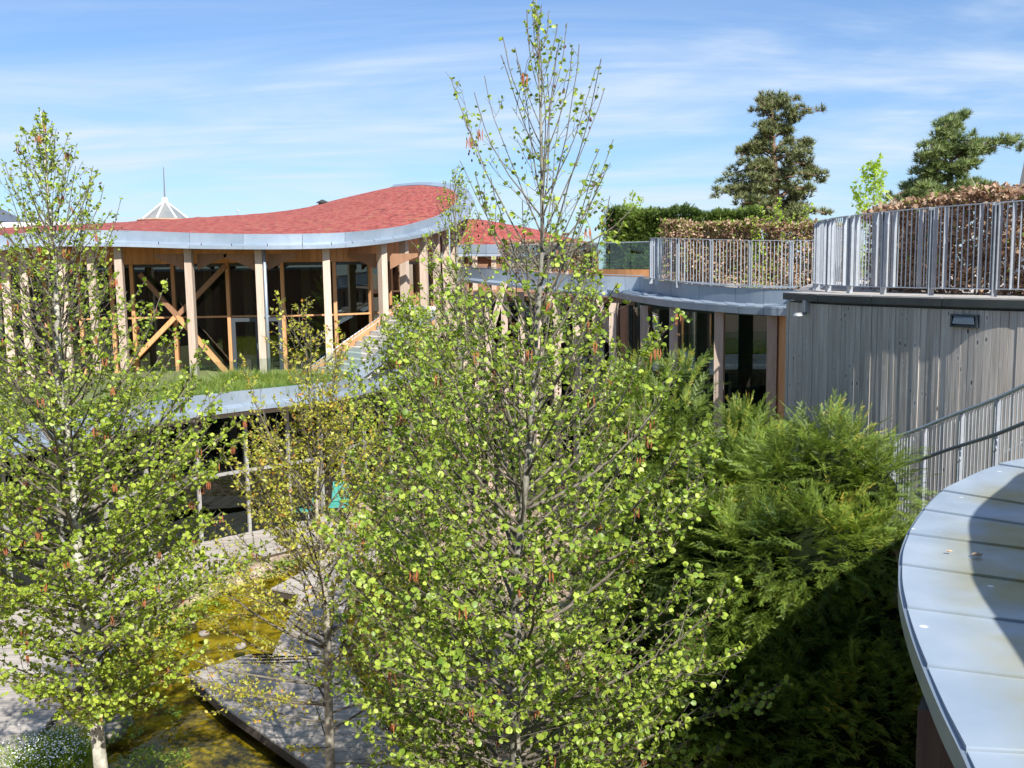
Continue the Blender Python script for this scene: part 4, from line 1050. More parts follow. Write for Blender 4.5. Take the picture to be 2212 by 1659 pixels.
# white cone spire at the right edge
sp = thing('white_spire', 'white conical spire at the right edge beyond the beech hedge', 'spire', tuple(P(2240, 470, 42)))
b0, t0 = P(2262, 500, 42), P(2262, 120, 42)
obj('cone', MB().tube([b0, t0], [1.45, .05], 20).mesh('cone', PLASTER, True), sp)
obj('base_ring', MB().tube([b0 - Vector((0, 0, 3)), b0], [1.5, 1.5], 20).mesh('base_ring', PLASTER), sp)

# ------------------------------------------------------------------ trees
def prof(tab, x):
    for (a, b), (c, d) in zip(tab, tab[1:]):
        if x <= c: return b + (d - b) * max(0, (x - a)) / (c - a)
    return tab[-1][1]
def unit(): 
    v = Vector((rnd.gauss(0, 1), rnd.gauss(0, 1), rnd.gauss(0, 1))); return v.normalized()
class Leaves:
    def __init__(s): s.p = []; s.d = []; s.n = []; s.s = []
    def add(s, p, d, n, sz): s.p.append(tuple(p)); s.d.append(tuple(d)); s.n.append(tuple(n)); s.s.append(sz)
def tree(name, label, trunk_px, d, r0, table, nl, leaf, leafm, bark, el=(12, 58), s0=.1, dens=1.0, curve=.10, cat='tree', twig_sp=.10, gappy=0.0,
         cones=0, catkins=0, flat=.22, tmpl=(LEAF, LEAF_T), leafsp=.048, extra=(), droop=0, top_tip=True, skew=1.25, thin_top=0.0, thin_at=.5):
    """table: (z, crown radius in metres) from the foot up; every main limb is a part of its own."""
    curve0 = curve
    T = crom([P(u, v, d + dd) for u, v, dd in trunk_px], 48)                  # top to foot
    T = T[::-1]; zt, zb = T[-1].z, T[0].z
    if zb > .1:
        b = T[0].copy(); dv = (T[0] - T[4]); dv = dv / max(abs(dv.z), .01); T = [b + dv * (zb - .02) * k / 6 for k in range(6, 0, -1)] + T; zb = T[0].z
    H = zt - zb; th = thing(name, label, cat, (T[0].x, T[0].y, 0))
    rad = [max(.004, r0 * ((zt - p.z) / H) ** .8 * (1 + .10 * noise.noise(p * 2.2))) for p in T]
    obj('trunk', MB().tube(T, rad, 10).mesh('trunk', bark, True), th)
    LV = Leaves(); CN = MB(); CK = MB()
    def leafy(path, step, size, p0=0.0):
        for a, b in zip(path, path[1:]):
            ln = (b - a).length; k = max(1, int(ln / (step * 1.9))); dr = (b - a).normalized()
            for i in range(k):
                if rnd.random() > dens: continue
                q = a.lerp(b, (i + rnd.random()) / k)
                side = dr.cross(unit()); 
                if side.length < .1: continue
                side.normalize()
                for _ in range(rnd.choice((1, 2, 2, 3, 3))):
                    dd = (dr * rnd.uniform(-.2, .9) + side * rnd.uniform(.4, 1.1) + unit() * .5 + Vector((0, 0, rnd.uniform(-.5, .25)))).normalized()
                    nn = (Vector((0, 0, 1)) * rnd.uniform(.4, 1.4) + unit() * .8)
                    LV.add(q + dd * .006, dd, nn, size * rnd.uniform(.45, 1.25))
    def limb(start, direc, length, r):
        frac = max(0, min(1, ((start.z - zb) / H - thin_at) / .3)); gappy_ = gappy + thin_top * frac; lsp = leafsp * (1 + .7 * frac * (thin_top > 0)); hs = max(0, min(1, (start.z - zb) / H)); leaf_ = leaf * (1 - .3 * frac * (thin_top > 0)); curve = curve0 * (.15 + 1.25 * hs)
        mbm = MB(); n = 9; path = [start]; dr = direc.copy()
        for i in range(n - 1):
            dr = (dr + Vector((0, 0, curve)) + unit() * .10).normalized(); path.append(path[-1] + dr * length / (n - 1))
        mbm.tube(path, [max(.0035, r * (1 - i / n)) for i in range(n)], 6, False)
        tot_ = length; s = .16 * length; sg = rnd.choice((-1, 1)); nid = noise.noise(start * 3)
        while s < tot_:
            t = s / tot_ * (n - 1); i = min(int(t), n - 2); q = path[i].lerp(path[i + 1], t - i); dv = (path[i + 1] - path[i]).normalized()
            side = dv.cross(Vector((0, 0, 1))); side = side.normalized() if side.length > .1 else Vector((1, 0, 0))
            sg = -sg; ln2 = (min((tot_ - s) * .6, tot_ * .36) + .05) * rnd.uniform(.5, 1.2); ln2 = min(ln2, .8)
            d2 = (dv * rnd.uniform(.6, 1.1) + side * sg * rnd.uniform(.6, 1.0) + Vector((0, 0, rnd.uniform(-flat, flat) + .4 * hs * rnd.random()))).normalized()
            if rnd.random() >= gappy_:
                p2 = [q]; 
                for j in range(4): d2 = (d2 + Vector((0, 0, curve * .6 - droop)) + unit() * .16).normalized(); p2.append(p2[-1] + d2 * ln2 / 4)
                mbm.tube(p2, [max(.0022, r * .28 * (1 - j / 5)) for j in range(5)], 4, False)
                leafy(p2[1:], lsp, leaf_)
                s3 = ln2 * .2
                while s3 < ln2 and ln2 > .14:
                    t3 = s3 / ln2 * 4; i3 = min(int(t3), 3); q3 = p2[i3].lerp(p2[i3 + 1], t3 - i3)
                    d3 = (d2 * .7 + side * sg * rnd.uniform(-.9, .9) + unit() * .35).normalized(); l3 = rnd.uniform(.07, .20); e3 = q3 + d3 * l3
                    mbm.tube([q3, e3], [.0022, .0015], 3, False); leafy([q3.lerp(e3, .3), e3], leafsp * .75, leaf_)
                    s3 += rnd.uniform(.8, 1.4) * twig_sp
                if cones and rnd.random() < cones and s < tot_ * .95:
                    for _ in range(rnd.randint(2, 6)):
                        c = p2[2] + unit() * .07 + Vector((0, 0, -.05)); CN.ball(c, .0085, 5, 4, 0, (1, 1, 1.5))
                if catkins and rnd.random() < catkins:
                    for _ in range(rnd.randint(2, 5)):
                        c = p2[3] + Vector((rnd.uniform(-.03, .03), rnd.uniform(-.03, .03), -.02)); CK.tube([c, c + Vector((rnd.uniform(-.006, .006), 0, -.04)), c + Vector((rnd.uniform(-.01, .01), 0, -.09))], [.003, .0065, .003], 4)
            s += rnd.uniform(.7, 1.3) * twig_sp
        leafy(path[(3 if length > .9 else 1):], lsp * .8, leaf_)
        obj('branch', mbm.mesh('branch', BARK_B, True), th)
    for k in range(nl):
        s = s0 + (1 - s0) * ((k + rnd.uniform(.1, .9)) / nl) ** skew
        z = zb + H * s * .985; j = min(range(len(T)), key=lambda i: abs(T[i].z - z)); st_ = T[j]
        az = k * 2.399 + rnd.uniform(-.5, .5); e = R(el[0] + (el[1] - el[0]) * s ** 1.15 + rnd.uniform(-9, 9))
        hs_ = s; e2 = min(e + curve0 * (.15 + 1.25 * hs_) * 3.2, 1.35); length = .06; fr_k = rnd.uniform(.62, 1.15)
        while length < 3.2 and length * math.cos(e2) < prof(table, z + length * math.sin(e2)) * fr_k: length += .03
        limb(st_, Vector((math.cos(az) * math.cos(e), math.sin(az) * math.cos(e), math.sin(e))), length, max(.0035, min(rad[j] * .45, .004 + .007 * length)))
    for (u0, v0, d0), (u1, v1, d1), r in extra:
        a, b = P(u0, v0, d0), P(u1, v1, d1); limb(a, (b - a - Vector((0, 0, curve * (b - a).length * .5))).normalized(), (b - a).length, r)
    if top_tip: leafy(T[int(len(T) * .6):], leafsp * 1.8, leaf * .7)
    scatter('leaves', tmpl[0], tmpl[1], LV.p, LV.d, LV.n, LV.s, leafm, th)
    if CN.v: obj('cones', CN.mesh('cones', CONEM), th, kind='stuff')
    if CK.v: obj('catkins', CK.mesh('catkins', CATK), th, kind='stuff')
    return th
zat = lambda v, d: P(1100, v, d).z
# central alder
tree('alder_tree', 'tall slender alder in the centre, its thin leader reaching the top edge of the sky', [(1158,-2,0),(1163,120,0),(1168,260,0),(1171,400,0),(1170,560,0),(1158,720,0),(1150,880,0),(1138,1010,0),(1124,1150,0),(1112,1280,0),(1118,1420,0),(1112,1560,0),(1118,1720,0)], 8.0, .066,
     [(2.0,1.2),(3.2,1.7),(zat(1450,8),1.85),(zat(1200,8),1.85),(zat(1000,8),1.75),(zat(800,8),1.45),(zat(650,8),.98),(zat(540,8),.75),(zat(430,8),.58),(zat(340,8),.50),(zat(180,8),.50),(zat(130,8),.34),(zat(60,8),.16),(zat(0,8),.03)], 165, .049, L_ALD, BARK, el=(4, 66), s0=.22, curve=.10, cones=.28, catkins=.06, twig_sp=.105, leafsp=.041, thin_top=.9, skew=1.6, tmpl=(LEAF6, LEAF6_T),
     extra=(((1120,1640,8),(1560,1480,7.6),.02), ((1115,1700,8),(1745,1580,7.4),.02), ((1120,1280,8),(1575,1185,8.1),.022), ((1130,1100,8),(1585,960,8.3),.02), ((1110,1600,8),(610,1560,7.8),.018), ((1120,1150,8),(760,900,7.9),.02), ((1170,560,8),(1400,535,7.8),.012), ((1170,560,8),(1352,432,8.1),.012)))
# left alder
tree('alder_tree', 'bright leafy alder with pale mottled trunk at the left edge', [(88,240,0),(97,340,0),(106,450,0),(118,560,0),(124,700,0),(130,850,0),(150,980,0),(163,1080,0),(168,1200,0),(182,1320,0),(197,1430,0),(205,1530,0),(218,1660,0),(228,1780,0)], 11.0, .10,
     [(1.5,.3),(zat(1520,11),.6),(zat(1400,11),1.25),(zat(1200,11),1.8),(zat(1000,11),2.0),(zat(880,11),2.0),(zat(700,11),1.4),(zat(560,11),1.1),(zat(430,11),.75),(zat(330,11),.35),(zat(240,11),.03)], 200, .053, L_ALD2, BARK_P, el=(0, 60), s0=.26, curve=.09, cones=.14, catkins=.08, twig_sp=.115, leafsp=.042, thin_top=.42, thin_at=.45, skew=1.4, tmpl=(LEAF6, LEAF6_T))
# alder behind, in front of the red roof tip
tree('alder_tree', 'smaller alder rising before the tip of the red roof', [(983,362,0),(984,450,0),(988,600,0),(994,800,0),(1000,1000,0),(1000,1250,0)], 16.0, .085,
     [(.8,.9),(zat(1200,16),1.3),(zat(1000,16),1.6),(zat(850,16),1.5),(zat(700,16),1.2),(zat(580,16),.62),(zat(480,16),.42),(zat(420,16),.28),(zat(365,16),.04)], 135, .052, L_ALD2, BARK, el=(4, 60), s0=.12, cones=.12, twig_sp=.13, leafsp=.055, thin_top=.5, tmpl=(LEAF6, LEAF6_T))
tree('alder_tree', 'dense low alder between the stair and the central trunk', [(872,640,0),(876,760,0),(884,900,0),(890,1100,0),(893,1300,0)], 14.0, .07,
     [(.6,.7),(zat(1300,14),1.1),(zat(1100,14),1.35),(zat(900,14),1.2),(zat(780,14),.9),(zat(700,14),.5),(zat(640,14),.05)], 140, .050, L_ALD2, BARK, el=(4, 60), s0=.12, cones=.08, twig_sp=.12, leafsp=.055, tmpl=(LEAF6, LEAF6_T))
tree('alder_tree', 'leafy alder half hidden to the right behind the central trunk', [(1262,560,0),(1258,700,0),(1250,900,0),(1245,1100,0),(1240,1300,0)], 13.0, .06,
     [(.6,.8),(zat(1250,13),1.0),(zat(1000,13),1.05),(zat(820,13),.8),(zat(700,13),.5),(zat(600,13),.25),(zat(560,13),.05)], 66, .052, L_ALD, BARK, el=(10, 58), s0=.15, cones=.15, twig_sp=.12, leafsp=.06, tmpl=(LEAF6, LEAF6_T))
# sparse young oak
tree('oak_tree', 'sparse young oak with tiny yellow leaves and bare twigs over the boardwalk', [(683,850,0),(688,960,0),(684,1080,0),(690,1180,0),(704,1300,0),(708,1450,0),(712,1600,0),(716,1720,0)], 11.5, .075,
     [(1.6,1.2),(zat(1400,11.5),1.6),(zat(1200,11.5),1.65),(zat(1000,11.5),1.4),(zat(900,11.5),.8),(zat(850,11.5),.3)], 66, .050, L_OAK, BARK_O, el=(2, 60), s0=.24, curve=.06, dens=1.0, gappy=.05, skew=.75, twig_sp=.11, leafsp=.035, tmpl=(QLEAF, QLEAF_T), top_tip=True,
     extra=(((700,1180,11.5),(560,760,11.3),.02), ((690,1100,11.5),(648,640,11.6),.02), ((690,1050,11.5),(752,700,11.5),.018), ((705,1400,11.5),(330,1290,11.2),.024), ((708,1520,11.5),(225,1500,10.8),.026), ((708,1480,11.5),(300,1440,11.0),.02), ((708,1450,11.5),(960,1180,11.6),.02), ((700,1250,11.5),(420,1010,11.4),.022)))

# ---- yews: lumpy masses of needle sprays
def yew(name, label, lumps, n, size, shoots=60, core=.62, m=None):
    """every lump carries boughs that leave its inside, each a flat fan of needle sprays."""
    th = thing(name, label, 'conifer', (lumps[0][0].x, lumps[0][0].y, 0))
    p, d, nn, s, tn = [], [], [], [], []
    def bough(st_, dr, Ls, sz, t0, rise=0.0):
        side = dr.cross(Vector((0, 0, 1)) + unit() * .45)
        if side.length < .1: return
        side.normalize(); up = side.cross(dr); q = st_.copy(); k = max(4, int(Ls / (sz * .30))); sg = 1; nm = (up + unit() * .35)
        for i in range(k):
            dr = (dr + Vector((0, 0, rise - .035)) + unit() * .05).normalized(); q = q + dr * (Ls / k); sg = -sg
            dd = (dr * rnd.uniform(.5, 1.0) + side * sg * rnd.uniform(.5, 1.0) * (1 - .5 * i / k) + Vector((0, 0, rnd.uniform(-.25, .1)))).normalized()
            p.append(tuple(q)); d.append(tuple(dd)); nn.append(tuple(nm + unit() * .3)); s.append(sz * (1.15 - .55 * i / k) * rnd.uniform(.75, 1.2)); tn.append(min(1, max(0, t0 + rnd.uniform(-.22, .22) + .12 * i / k)))
    tot = sum(l[1] * l[2] for l in lumps)
    for c, rx, rz in lumps:
        for _ in range(int(n * rx * rz / tot)):
            v = unit()
            if v.y > .35 and rnd.random() < .75: v.y = -v.y
            if v.z < -.5 and rnd.random() < .6: v.z = -v.z
            q = .80 + .24 * noise.noise(v * 2.6 + c) + .12 * noise.noise(v * 6 + c) + rnd.uniform(-.10, .06)
            pos = c + Vector((v.x * rx, v.y * rx, v.z * rz)) * q
            if pos.z < .05: continue
            dr = (v * 1.0 + Vector((0, 0, .22)) + unit() * .45).normalized()
            bough(pos, dr, rnd.uniform(.16, .42), size, .42 + .55 * noise.noise(pos * 1.8))
    for _ in range(shoots):
        c, rx, rz = rnd.choice(lumps[:max(4, len(lumps) * 2 // 3)]); a = rnd.uniform(0, 2 * math.pi); e = rnd.uniform(.5, 1.45)
        v = Vector((math.cos(a) * math.cos(e), math.sin(a) * math.cos(e), math.sin(e))); st_ = c + Vector((v.x * rx, v.y * rx, v.z * rz)) * .86
        bough(st_, (v + Vector((0, 0, .9)) + unit() * .3).normalized(), rnd.uniform(.16, .38), size * .55, .78, .03)
    scatter('needles', FROND, FROND_T, p, d, nn, s, m or L_YEW, th, tint=tn)
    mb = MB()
    for c, rx, rz in lumps: mb.ball(c, 1, 22, 14, .25, (rx * core, rx * core, rz * core))  # solid core added against see-through, near black for the inner shade
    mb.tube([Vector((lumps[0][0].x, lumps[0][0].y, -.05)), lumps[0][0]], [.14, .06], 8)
    obj('dark_core', mb.mesh('dark_core', mat('yew_dark_core', (.008, .014, .006), .95, var=(.016, .020, .008), scale=9, bump=.8, spec=0.0), True), th)
    return th
def LP(u, v, d, rx, rz): return (P(u, v, d), rx, rz)
yew('yew_tree', 'large near yew with sunlit top and deeply shaded foot beside the zinc roof', [LP(1790,1040,9.5,.46,.66), LP(1700,1075,9.7,.42,.62), LP(1880,1080,9.4,.38,.52), LP(1760,1200,9.0,.62,.6), LP(1870,1230,9.0,.46,.6), LP(1660,1240,9.3,.55,.7), LP(1620,1400,9.4,.6,.8), LP(1760,1380,9.1,.7,.7), LP(1880,1400,8.8,.7,.8), LP(1560,1540,9.2,.6,.9), LP(1700,1600,8.9,.9,1.0), LP(1860,1600,8.5,.9,1.1), LP(1480,1640,9.4,.6,.9)], 4300, .086, 170)
yew('yew_tree', 'yew with golden green shoots in front of the round glass room', [LP(1400,855,13.8,.42,.55), LP(1470,860,13.6,.36,.50), LP(1340,910,13.6,.45,.6), LP(1440,960,13.2,.7,.75), LP(1370,1020,13.0,.7,.9), LP(1480,1060,13.0,.7,.9), LP(1430,1200,12.6,1.1,1.2), LP(1400,1400,12.2,1.2,1.4)], 2100, .108, 110)
yew('yew_tree', 'yew between the grey wall and the round glass room, lower than its neighbours', [LP(1612,965,12.2,.34,.46), LP(1550,1040,12.0,.42,.5), LP(1655,1010,12.0,.30,.42), LP(1600,1080,11.6,.6,.75), LP(1560,1240,11.2,.85,1.1)], 1450, .10, 60)

# ---- hedges
def hedge_pts(path, height, thick, n, z0=None):
    c = even(crom(path, 60), 60); p, out_n = [], []
    for _ in range(n):
        i = rnd.uniform(0, 58.99); k = int(i); q = c[k].lerp(c[k + 1], i - k); a = c[k + 1] - c[k]; nrm = Vector((a.y, -a.x, 0)).normalized()
        if nrm.y > 0: nrm = -nrm
        r_ = rnd.random(); h = height * (1 + .09 * noise.noise(q * 1.7) + .05 * noise.noise(q * 6))
        if r_ < .62: t = -abs(rnd.gauss(0, .10)) + thick / 2; z = rnd.uniform(0, h); on = nrm
        elif r_ < .85: t = rnd.uniform(-.5, .5) * thick; z = h - abs(rnd.gauss(0, .07)); on = Vector((0, 0, 1))
        else: t = rnd.uniform(-.5, .5) * thick; z = rnd.uniform(0, h); on = nrm
        bump = .20 * noise.noise(Vector((q.x * 2.2, q.y * 2.2, z * 2.2))) + .08 * rnd.gauss(0, .6)
        p.append(q + nrm * (t + bump) + Vector((0, 0, z + bump * .5))); out_n.append(on)
    return p, out_n, c
def beech(name, label, path, height, thick, n, size, green=.05, nstems=20):
    p, on, c = hedge_pts(path, height, thick, n); th = thing(name, label, 'hedge', tuple(c[30]))
    d = [tuple((unit() + Vector((0, 0, -.3)) + o * .3).normalized()) for o in on]; nn = [tuple(o * .5 + unit()) for o in on]
    tn = [rnd.uniform(.985, 1) if rnd.random() < green * (2.5 if q.z - c[0].z > height * .85 else 1) else rnd.uniform(0, .9) for q in p]
    scatter('leaves', QLEAF, QLEAF_T, [tuple(q) for q in p], d, nn, [size * rnd.uniform(.6, 1.25) for _ in p], L_BEECH, th, tint=tn, wscale=[1.1] * len(p))
    mb = MB()
    for k in range(nstems):
        q = c[int((k + .5) / nstems * 59)] + Vector((rnd.uniform(-.1, .1), rnd.uniform(-.1, .1), 0)); top_ = q + Vector((rnd.uniform(-.15, .15), rnd.uniform(-.1, .1), height * .95))
        mid = q.lerp(top_, .5) + Vector((rnd.uniform(-.1, .1), 0, 0)); mb.tube([q, mid, top_], [.03, .022, .008], 6)
        for _ in range(16):
            a = q.lerp(top_, rnd.random()); e = a + unit() * rnd.uniform(.2, .42) + Vector((0, 0, .12)); mb.tube([a, e], [.007, .003], 3, False)
    obj('stems', mb.mesh('stems', mat('hedge_stem', (.30, .26, .20), .85, var=(.42, .38, .31), scale=8), True), th, kind='stuff')
    return th
b2 = [C2 + Vector((math.cos(R(a)) * (R2 - 1.15), math.sin(R(a)) * (R2 - 1.15), -.03)) for a in frange(128, 240, 14)]
beech('beech_hedge', 'brown leaved beech hedge close behind the curved railing on the right', b2, 1.34, .6, 44000, .078, .03, 26)
b1 = [P(u, v, d) for u, v, d in ((1440,606,27.2),(1500,611,26.6),(1600,617,25.6),(1700,622,24.8),(1830,628,24))]
beech('beech_hedge', 'twiggy brown and green beech hedge behind the railing of the drum pavilion', b1, 1.58, .6, 20000, .085, .13, 22)
beech('beech_hedge', 'low brown hedge seen through the roof glass left of the yew hedge', [P(1085,578,36.5), P(1180,580,35.5), P(1285,583,34.5)], .95, .5, 6000, .09, .05, 10)
# clipped yew hedge
def yewhedge(name, label, path, height, thick, n, size):
    p, on, c = hedge_pts(path, height, thick, n); th = thing(name, label, 'hedge', tuple(c[30]))
    d = [tuple((o + unit() * .8 + Vector((0, 0, .3))).normalized()) for o in on]
    tn = [min(1, max(0, .45 + .9 * noise.noise(q * 1.1) + rnd.uniform(-.25, .25) + (.35 if q.z > c[0].z + height - .15 else 0))) for q in p]
    scatter('needles', SPRAY, SPRAY_T, [tuple(q) for q in p], d, [tuple(unit() + o) for o in on], [size * rnd.uniform(.7, 1.3) for _ in p], L_YEWH, th, tint=tn)
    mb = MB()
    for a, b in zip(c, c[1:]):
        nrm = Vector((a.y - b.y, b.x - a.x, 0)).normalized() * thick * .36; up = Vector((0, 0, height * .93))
        mb.hexa([a - nrm, b - nrm, b + nrm, a + nrm, a - nrm + up, b - nrm + up, b + nrm + up, a + nrm + up])  # solid dark block added inside the hedge so nothing shows through
    obj('dark_core', mb.mesh('dark_core', mat('yew_dark_core', (.018, .022, .010), .95)), th); return th
yewhedge('yew_hedge', 'dark green clipped yew hedge standing behind the roof glass', [P(1318,590,33.5), P(1400,590,33.0), P(1500,592,32.5), P(1640,595,32)], 2.05, 1.3, 16000, .16)
tree('young_shrub', 'pale green shrub tip showing over the top of the clipped yew hedge', [(1364,448,0),(1364,470,0),(1364,520,0)], 36, .03, [(7.4,.9),(9.2,.85),(9.7,.6),(9.95,.2)], 40, .11, L_LIME, BARK, el=(20, 65), s0=.35, twig_sp=.2, leafsp=.10, tmpl=(QLEAF, QLEAF_T), cat='shrub')
tree('climbing_shrub', 'yellow green shrub growing out of the brown hedge below the pine', [(1668,470,0),(1666,520,0),(1664,600,0)], 25, .03, [(7.2,.5),(8.2,.7),(8.8,.7),(9.1,.2)], 40, .08, L_LIME, BARK, el=(5, 60), s0=.3, twig_sp=.16, leafsp=.08, tmpl=(QLEAF, QLEAF_T), cat='shrub')
tree('young_tree', 'pale lime green young tree between the two pines', [(1893,350,0),(1888,400,0),(1885,450,0),(1885,520,0)], 32, .05, [(6,.9),(8.6,.85),(9.3,.75),(10.2,.5),(10.8,.25),(11.2,.05)], 56, .14, L_LIME, BARK, el=(15, 62), s0=.3, twig_sp=.2, leafsp=.10, tmpl=(QLEAF, QLEAF_T))

# ---- pines
def pine(name, label, trunk, d, r0, limbs, m, tuft=.30, dens=1.0, spread=.36):
    T = crom([P(u, v, d) for u, v in trunk], 30); th = thing(name, label, 'tree', (T[-1].x, T[-1].y, 0))
    T = T[::-1]
    rad = [max(.02, r0 * (1 - i / 30)) for i in range(30)]
    obj('trunk', MB().tube([Vector((T[0].x, T[0].y, 0))] + T, [r0] + rad, 9).mesh('trunk', BARK_PINE, True), th)
    p, dd, nn, s, tn = [], [], [], [], []
    for (vs_, ue, ve, dde, w_) in limbs:
        j = min(range(30), key=lambda i: abs(T[i].z - P(trunk[0][0], vs_, d).z)); a = T[j]; e = P(ue, ve, d + dde)
        mid = a.lerp(e, .5) + Vector((0, 0, .12 * (e - a).length)) + unit() * .15
        path = crom([a, mid, e], 9); obj('branch', MB().tube(path, [max(.015, rad[j] * .45 * (1 - i / 10)) for i in range(9)], 5, False).mesh('branch', BARK_PINE, True), th)
        L_ = (e - a).length; k = int(dens * 46 * max(L_, .6) * w_)
        cl = [path[int(2 + rnd.random() * 6.9)] + unit() * spread * w_ * .8 for _ in range(max(4, int(L_ * 5 * w_)))]
        for c in cl:
            for _ in range(max(5, k // len(cl))):
                v = unit(); q = c + Vector((v.x, v.y, v.z * .5)) * spread * .62 * rnd.random() ** .4
                p.append(tuple(q)); dr = (v * .7 + Vector((0, 0, .8)) + unit() * .4).normalized(); dd.append(tuple(dr)); nn.append(tuple(unit())); s.append(tuple([tuft * rnd.uniform(.6, 1.2)])[0]); tn.append(rnd.random())
    scatter('needles', TUFT, TUFT_T, p, dd, nn, s, m, th, tint=tn)
    return th
L1 = []
def gen(trunk_u, rows, per, dd=1.6):
    r_ = []
    for v, l, rt_ in rows:
        for k in range(per - 2):
            side = k % 2; r2 = rnd.uniform(.45, 1.0)
            ue = trunk_u - l * r2 if side == 0 else trunk_u + rt_ * r2
            r_.append((v + rnd.uniform(5, 22), ue, v - rnd.uniform(-6, 10), rnd.uniform(-dd, dd), rnd.uniform(.8, 1.2)))
    return r_
limbs1 = gen(1675, [(222,30,25),(262,28,40),(285,45,62),(312,72,82),(335,85,80),(362,70,90),(392,95,95),(412,112,95),(436,90,70),(458,80,95),(476,95,110)], 7) + [
    (245,1640,212,0,.7),(262,1622,238,.5,.7),(262,1768,238,-.5,.8),(300,1778,240,0,.6),(240,1722,218,.3,.8),(380,1562,385,0,1),(418,1549,412,-.6,1),(380,1778,382,.4,.8),(465,1793,462,0,.8),(245,1690,212,0,.8)]
pine('pine_tree', 'tall dark pine with ragged crown rising behind the brown hedge', [(1668,215),(1670,300),(1675,400),(1672,480),(1672,560)], 44, .32, limbs1, L_PINE, .32, 1.5, .36)
limbs2 = gen(2055, [(268,18,22),(300,38,50),(325,55,70),(350,80,95),(372,95,60),(398,92,70),(420,105,70),(440,120,90)], 7) + [
    (345,2150,318,0,1),(350,2185,322,.5,1),(345,2208,308,0,.9),(360,2120,330,0,1),(420,1915,432,0,1),(425,1935,425,.5,1.1),(380,1985,372,0,1)]
pine('pine_tree', 'paler wide pine on the right leaning a long bough to the frame edge', [(2060,250),(2056,330),(2052,400),(2050,470),(2050,560)], 40, .26, limbs2, L_PINE2, .32, 1.5, .34)

# ------------------------------------------------------------------ low planting
def blades(name, label, centers, n, h, spread, m, cat=None, wd=.02, lean=.5, kind='stuff', parent=None):
    p, d, nn, s = [], [], [], []
    for _ in range(n):
        c = rnd.choice(centers); a = rnd.uniform(0, 6.283); r_ = spread * rnd.random() ** .6
        p.append((c.x + math.cos(a) * r_, c.y + math.sin(a) * r_, c.z)); v = Vector((math.cos(a) * lean * (.2 + r_ / spread), math.sin(a) * lean * (.2 + r_ / spread), 1)) + unit() * .25
        d.append(tuple(v)); nn.append(tuple(unit())); s.append(h * rnd.uniform(.5, 1.2))
    T_ = [(-wd, 0, 0), (wd, 0, 0), (-wd * .8, .5, .03), (wd * .8, .5, .03), (0, 1, .18)]
    return scatter(name, T_, [(0, 1, 3), (0, 3, 2), (2, 3, 4)], p, d, nn, s, m, parent, kind=kind, label=label, **({'cat': cat} if cat else {}))
gr = []
for i in range(4, 86):
    for t in range(7):
        q = c_e[i] - outward(c_e, i, REF) * rnd.uniform(.15, 3.4); q.z = 4.2; gr.append(q)
blades('roof_grass', 'green and straw coloured grass covering the lower gallery roof', gr, 16000, .26, .28, L_GRASS, wd=.03)
for u, v, h, lb in ((505,826,.5,'big straw tinted grass tussock by the pavilion doors'),(580,824,.42,'smaller grass tussock beside the zinc downpipe'),(430,838,.40,'low grass tussock left of the doors near the roof edge')):
    q = PZ(u, v, 4.2); blades('grass_tussock', lb, [q + Vector((rnd.uniform(-.5, .5), rnd.uniform(-.2, .2), 0)) for _ in range(6)], 900, h, .4, L_GRASS, 'grass tussock', .018, .9, kind='thing')
# ground cover leaves round the pond
p, d, nn, s = [], [], [], []
patches = [(300,1415,1.0),(420,1330,.8),(500,1255,1.0),(420,1290,.9),(240,1480,.9),(290,1560,.8),(560,1235,.8),(640,1225,.6),(1000,1350,1.6),(1080,1500,1.5),(950,1500,1.0),(1180,1600,1.5),(1250,1450,1.5),(1000,1220,1.4),(1180,1300,1.6),(930,1180,1.2),(330,1660,.6),(1120,1380,1.6),(1300,1580,1.6),(1350,1640,1.3),(900,1250,.8),(180,1600,.6)]
for u, v, r_ in patches:
    c = PZ(u, v, 0)
    for _ in range(int(700 * r_)):
        a = rnd.uniform(0, 6.283); q = r_ * rnd.random() ** .6; x, y = c.x + math.cos(a) * q, c.y + math.sin(a) * q
        if noise.noise(Vector((x * 1.3, y * 1.3, 2))) < -.12: continue
        p.append((x, y, rnd.uniform(.02, .28) * (1 - .5 * q / r_))); d.append(tuple((Vector((math.cos(rnd.uniform(0, 6.28)), math.sin(rnd.uniform(0, 6.28)), .35))))); nn.append(tuple(Vector((0, 0, 1)) + unit() * .6)); s.append(rnd.uniform(.04, .10))
scatter('ground_cover', QLEAF, QLEAF_T, p, d, nn, s, L_COVER, label='low green ground cover round the pond and under the trees')
c = [PZ(u, v, .0) for u, v in ((70,1640),(100,1655),(120,1620),(150,1660),(85,1690),(135,1640),(60,1670))]
fl = thing('flowering_clump', 'clump of white flowering ground plants beside the lower left deck', 'flowers', tuple(c[0]))
blades('stems', None, c, 2600, .32, .45, L_COVER, None, .03, .6, parent=fl)
p = [tuple(rnd.choice(c) + Vector((rnd.gauss(0, .26), rnd.gauss(0, .26), rnd.uniform(.22, .40)))) for _ in range(900)]
scatter('flowers', [(-.5,-.5,0),(.5,-.5,0),(.5,.5,0),(-.5,.5,0)], [(0,1,2),(0,2,3)], p, [(1, 0, 0)] * len(p), [tuple(Vector((0,0,1)) + unit() * .5) for _ in p], [rnd.uniform(.012, .024) for _ in p], FLOWER, fl)
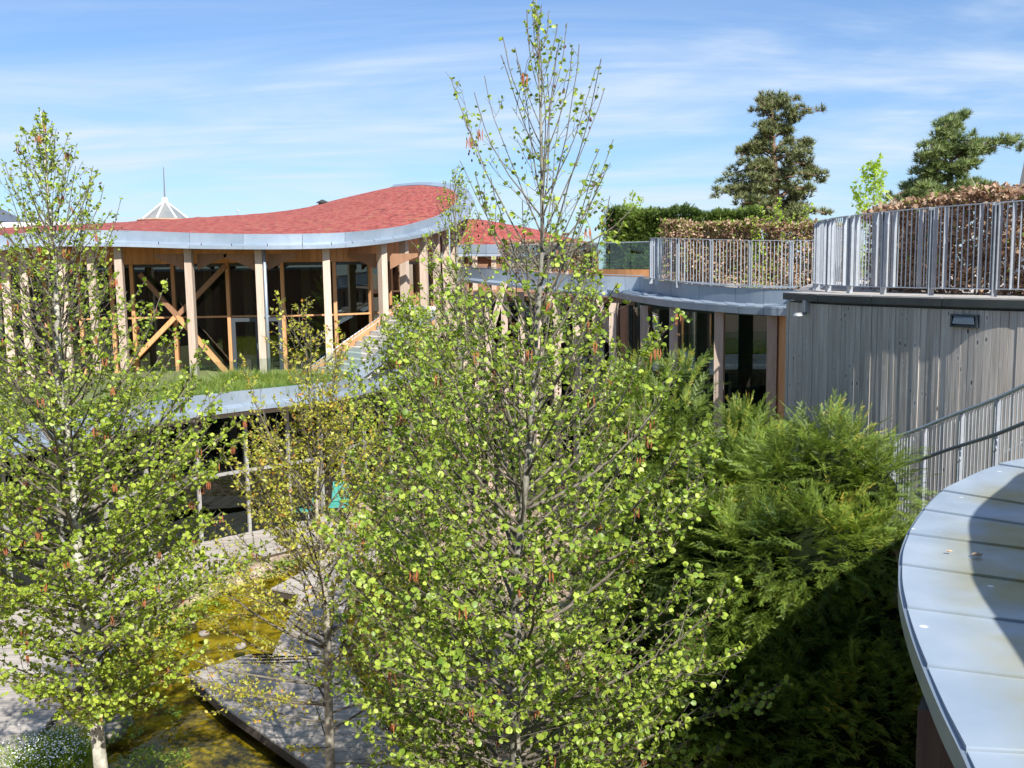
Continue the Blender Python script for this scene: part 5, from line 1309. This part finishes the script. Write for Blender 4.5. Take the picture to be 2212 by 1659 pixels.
# stones in and beside the pond
STONE = mat('pond_stone', (.16, .14, .12), .85, var=(.34, .30, .26), scale=7, bump=.5, objrand=.15)
for u, v, r_, lb in ((262,1562,.20,'large grey boulder at the left pond bank below the pale trunk'),(238,1588,.24,'broad half buried boulder left of the pond bank'),(415,1334,.14,'pale pointed stone at the far shallow end of the pond'),(440,1362,.10,'small wet stone standing in the amber water'),(352,1335,.15,'rounded stone against the promenade corner'),(520,1390,.12,'moss topped stone in the water left of the boardwalk'),(620,1400,.10,'dark reddish stone in the gap between the two boardwalk arms')):
    b = PZ(u, v, .0); obj('stone', MB().ball(b + Vector((0, 0, r_ * .1 - (.08 if v < 1450 else 0))), r_, 12, 8, .35, (1.25, .9, .65), rnd.uniform(0, 3)).mesh('stone', STONE, True), label=lb, cat='stone')
# blackbird on the boardwalk
b = PZ(716, 1372, ZD); bd = thing('blackbird', 'black bird with orange beak standing on the narrow boardwalk', 'bird', tuple(b))
BK = mat('black_feather', (.012, .012, .014), .55)
body = [b + Vector(q) for q in ((-.14,.0,.09),(-.10,0,.10),(-.04,0,.105),(.03,0,.12),(.07,0,.145),(.10,0,.175),(.125,0,.178),(.145,0,.172))]
obj('body', MB().tube(body, [.008,.018,.045,.05,.036,.03,.028,.008], 10).mesh('body', BK, True), bd)
obj('tail', MB().hexa([b + Vector(q) for q in ((-.24,-.018,.085),(-.12,-.015,.09),(-.12,.015,.09),(-.24,.018,.085),(-.24,-.018,.093),(-.12,-.015,.104),(-.12,.015,.104),(-.24,.018,.093))]).mesh('tail', BK), bd)
obj('beak', MB().tube([b + Vector((.143,0,.173)), b + Vector((.18,0,.168))], [.008,.001], 6).mesh('beak', mat('orange_beak', (.75,.28,.03), .5)), bd)
for sy in (-.015, .015): obj('leg', MB().tube([b + Vector((0, sy, .08)), b + Vector((.01, sy, .0))], .003, 4).mesh('leg', TWIG), bd)
# potted plants on the round room sill
for u, v, lb in ((1612, 832, 'spiky dark plant inside the round glass room, left one'), (1650, 828, 'spiky round dark plant inside the round glass room, right one')):
    q = P(u, v, 22.4); t_ = thing('potted_plant', lb, 'plant', tuple(q))
    obj('pot', MB().tube([q - Vector((0, 0, .3)), q], [.10, .13], 10).mesh('pot', CAPM), t_)
    blades('leaves', None, [q], 60, .42 if u < 1630 else .25, .05, L_YEWH, None, .03, 1.2, parent=t_)
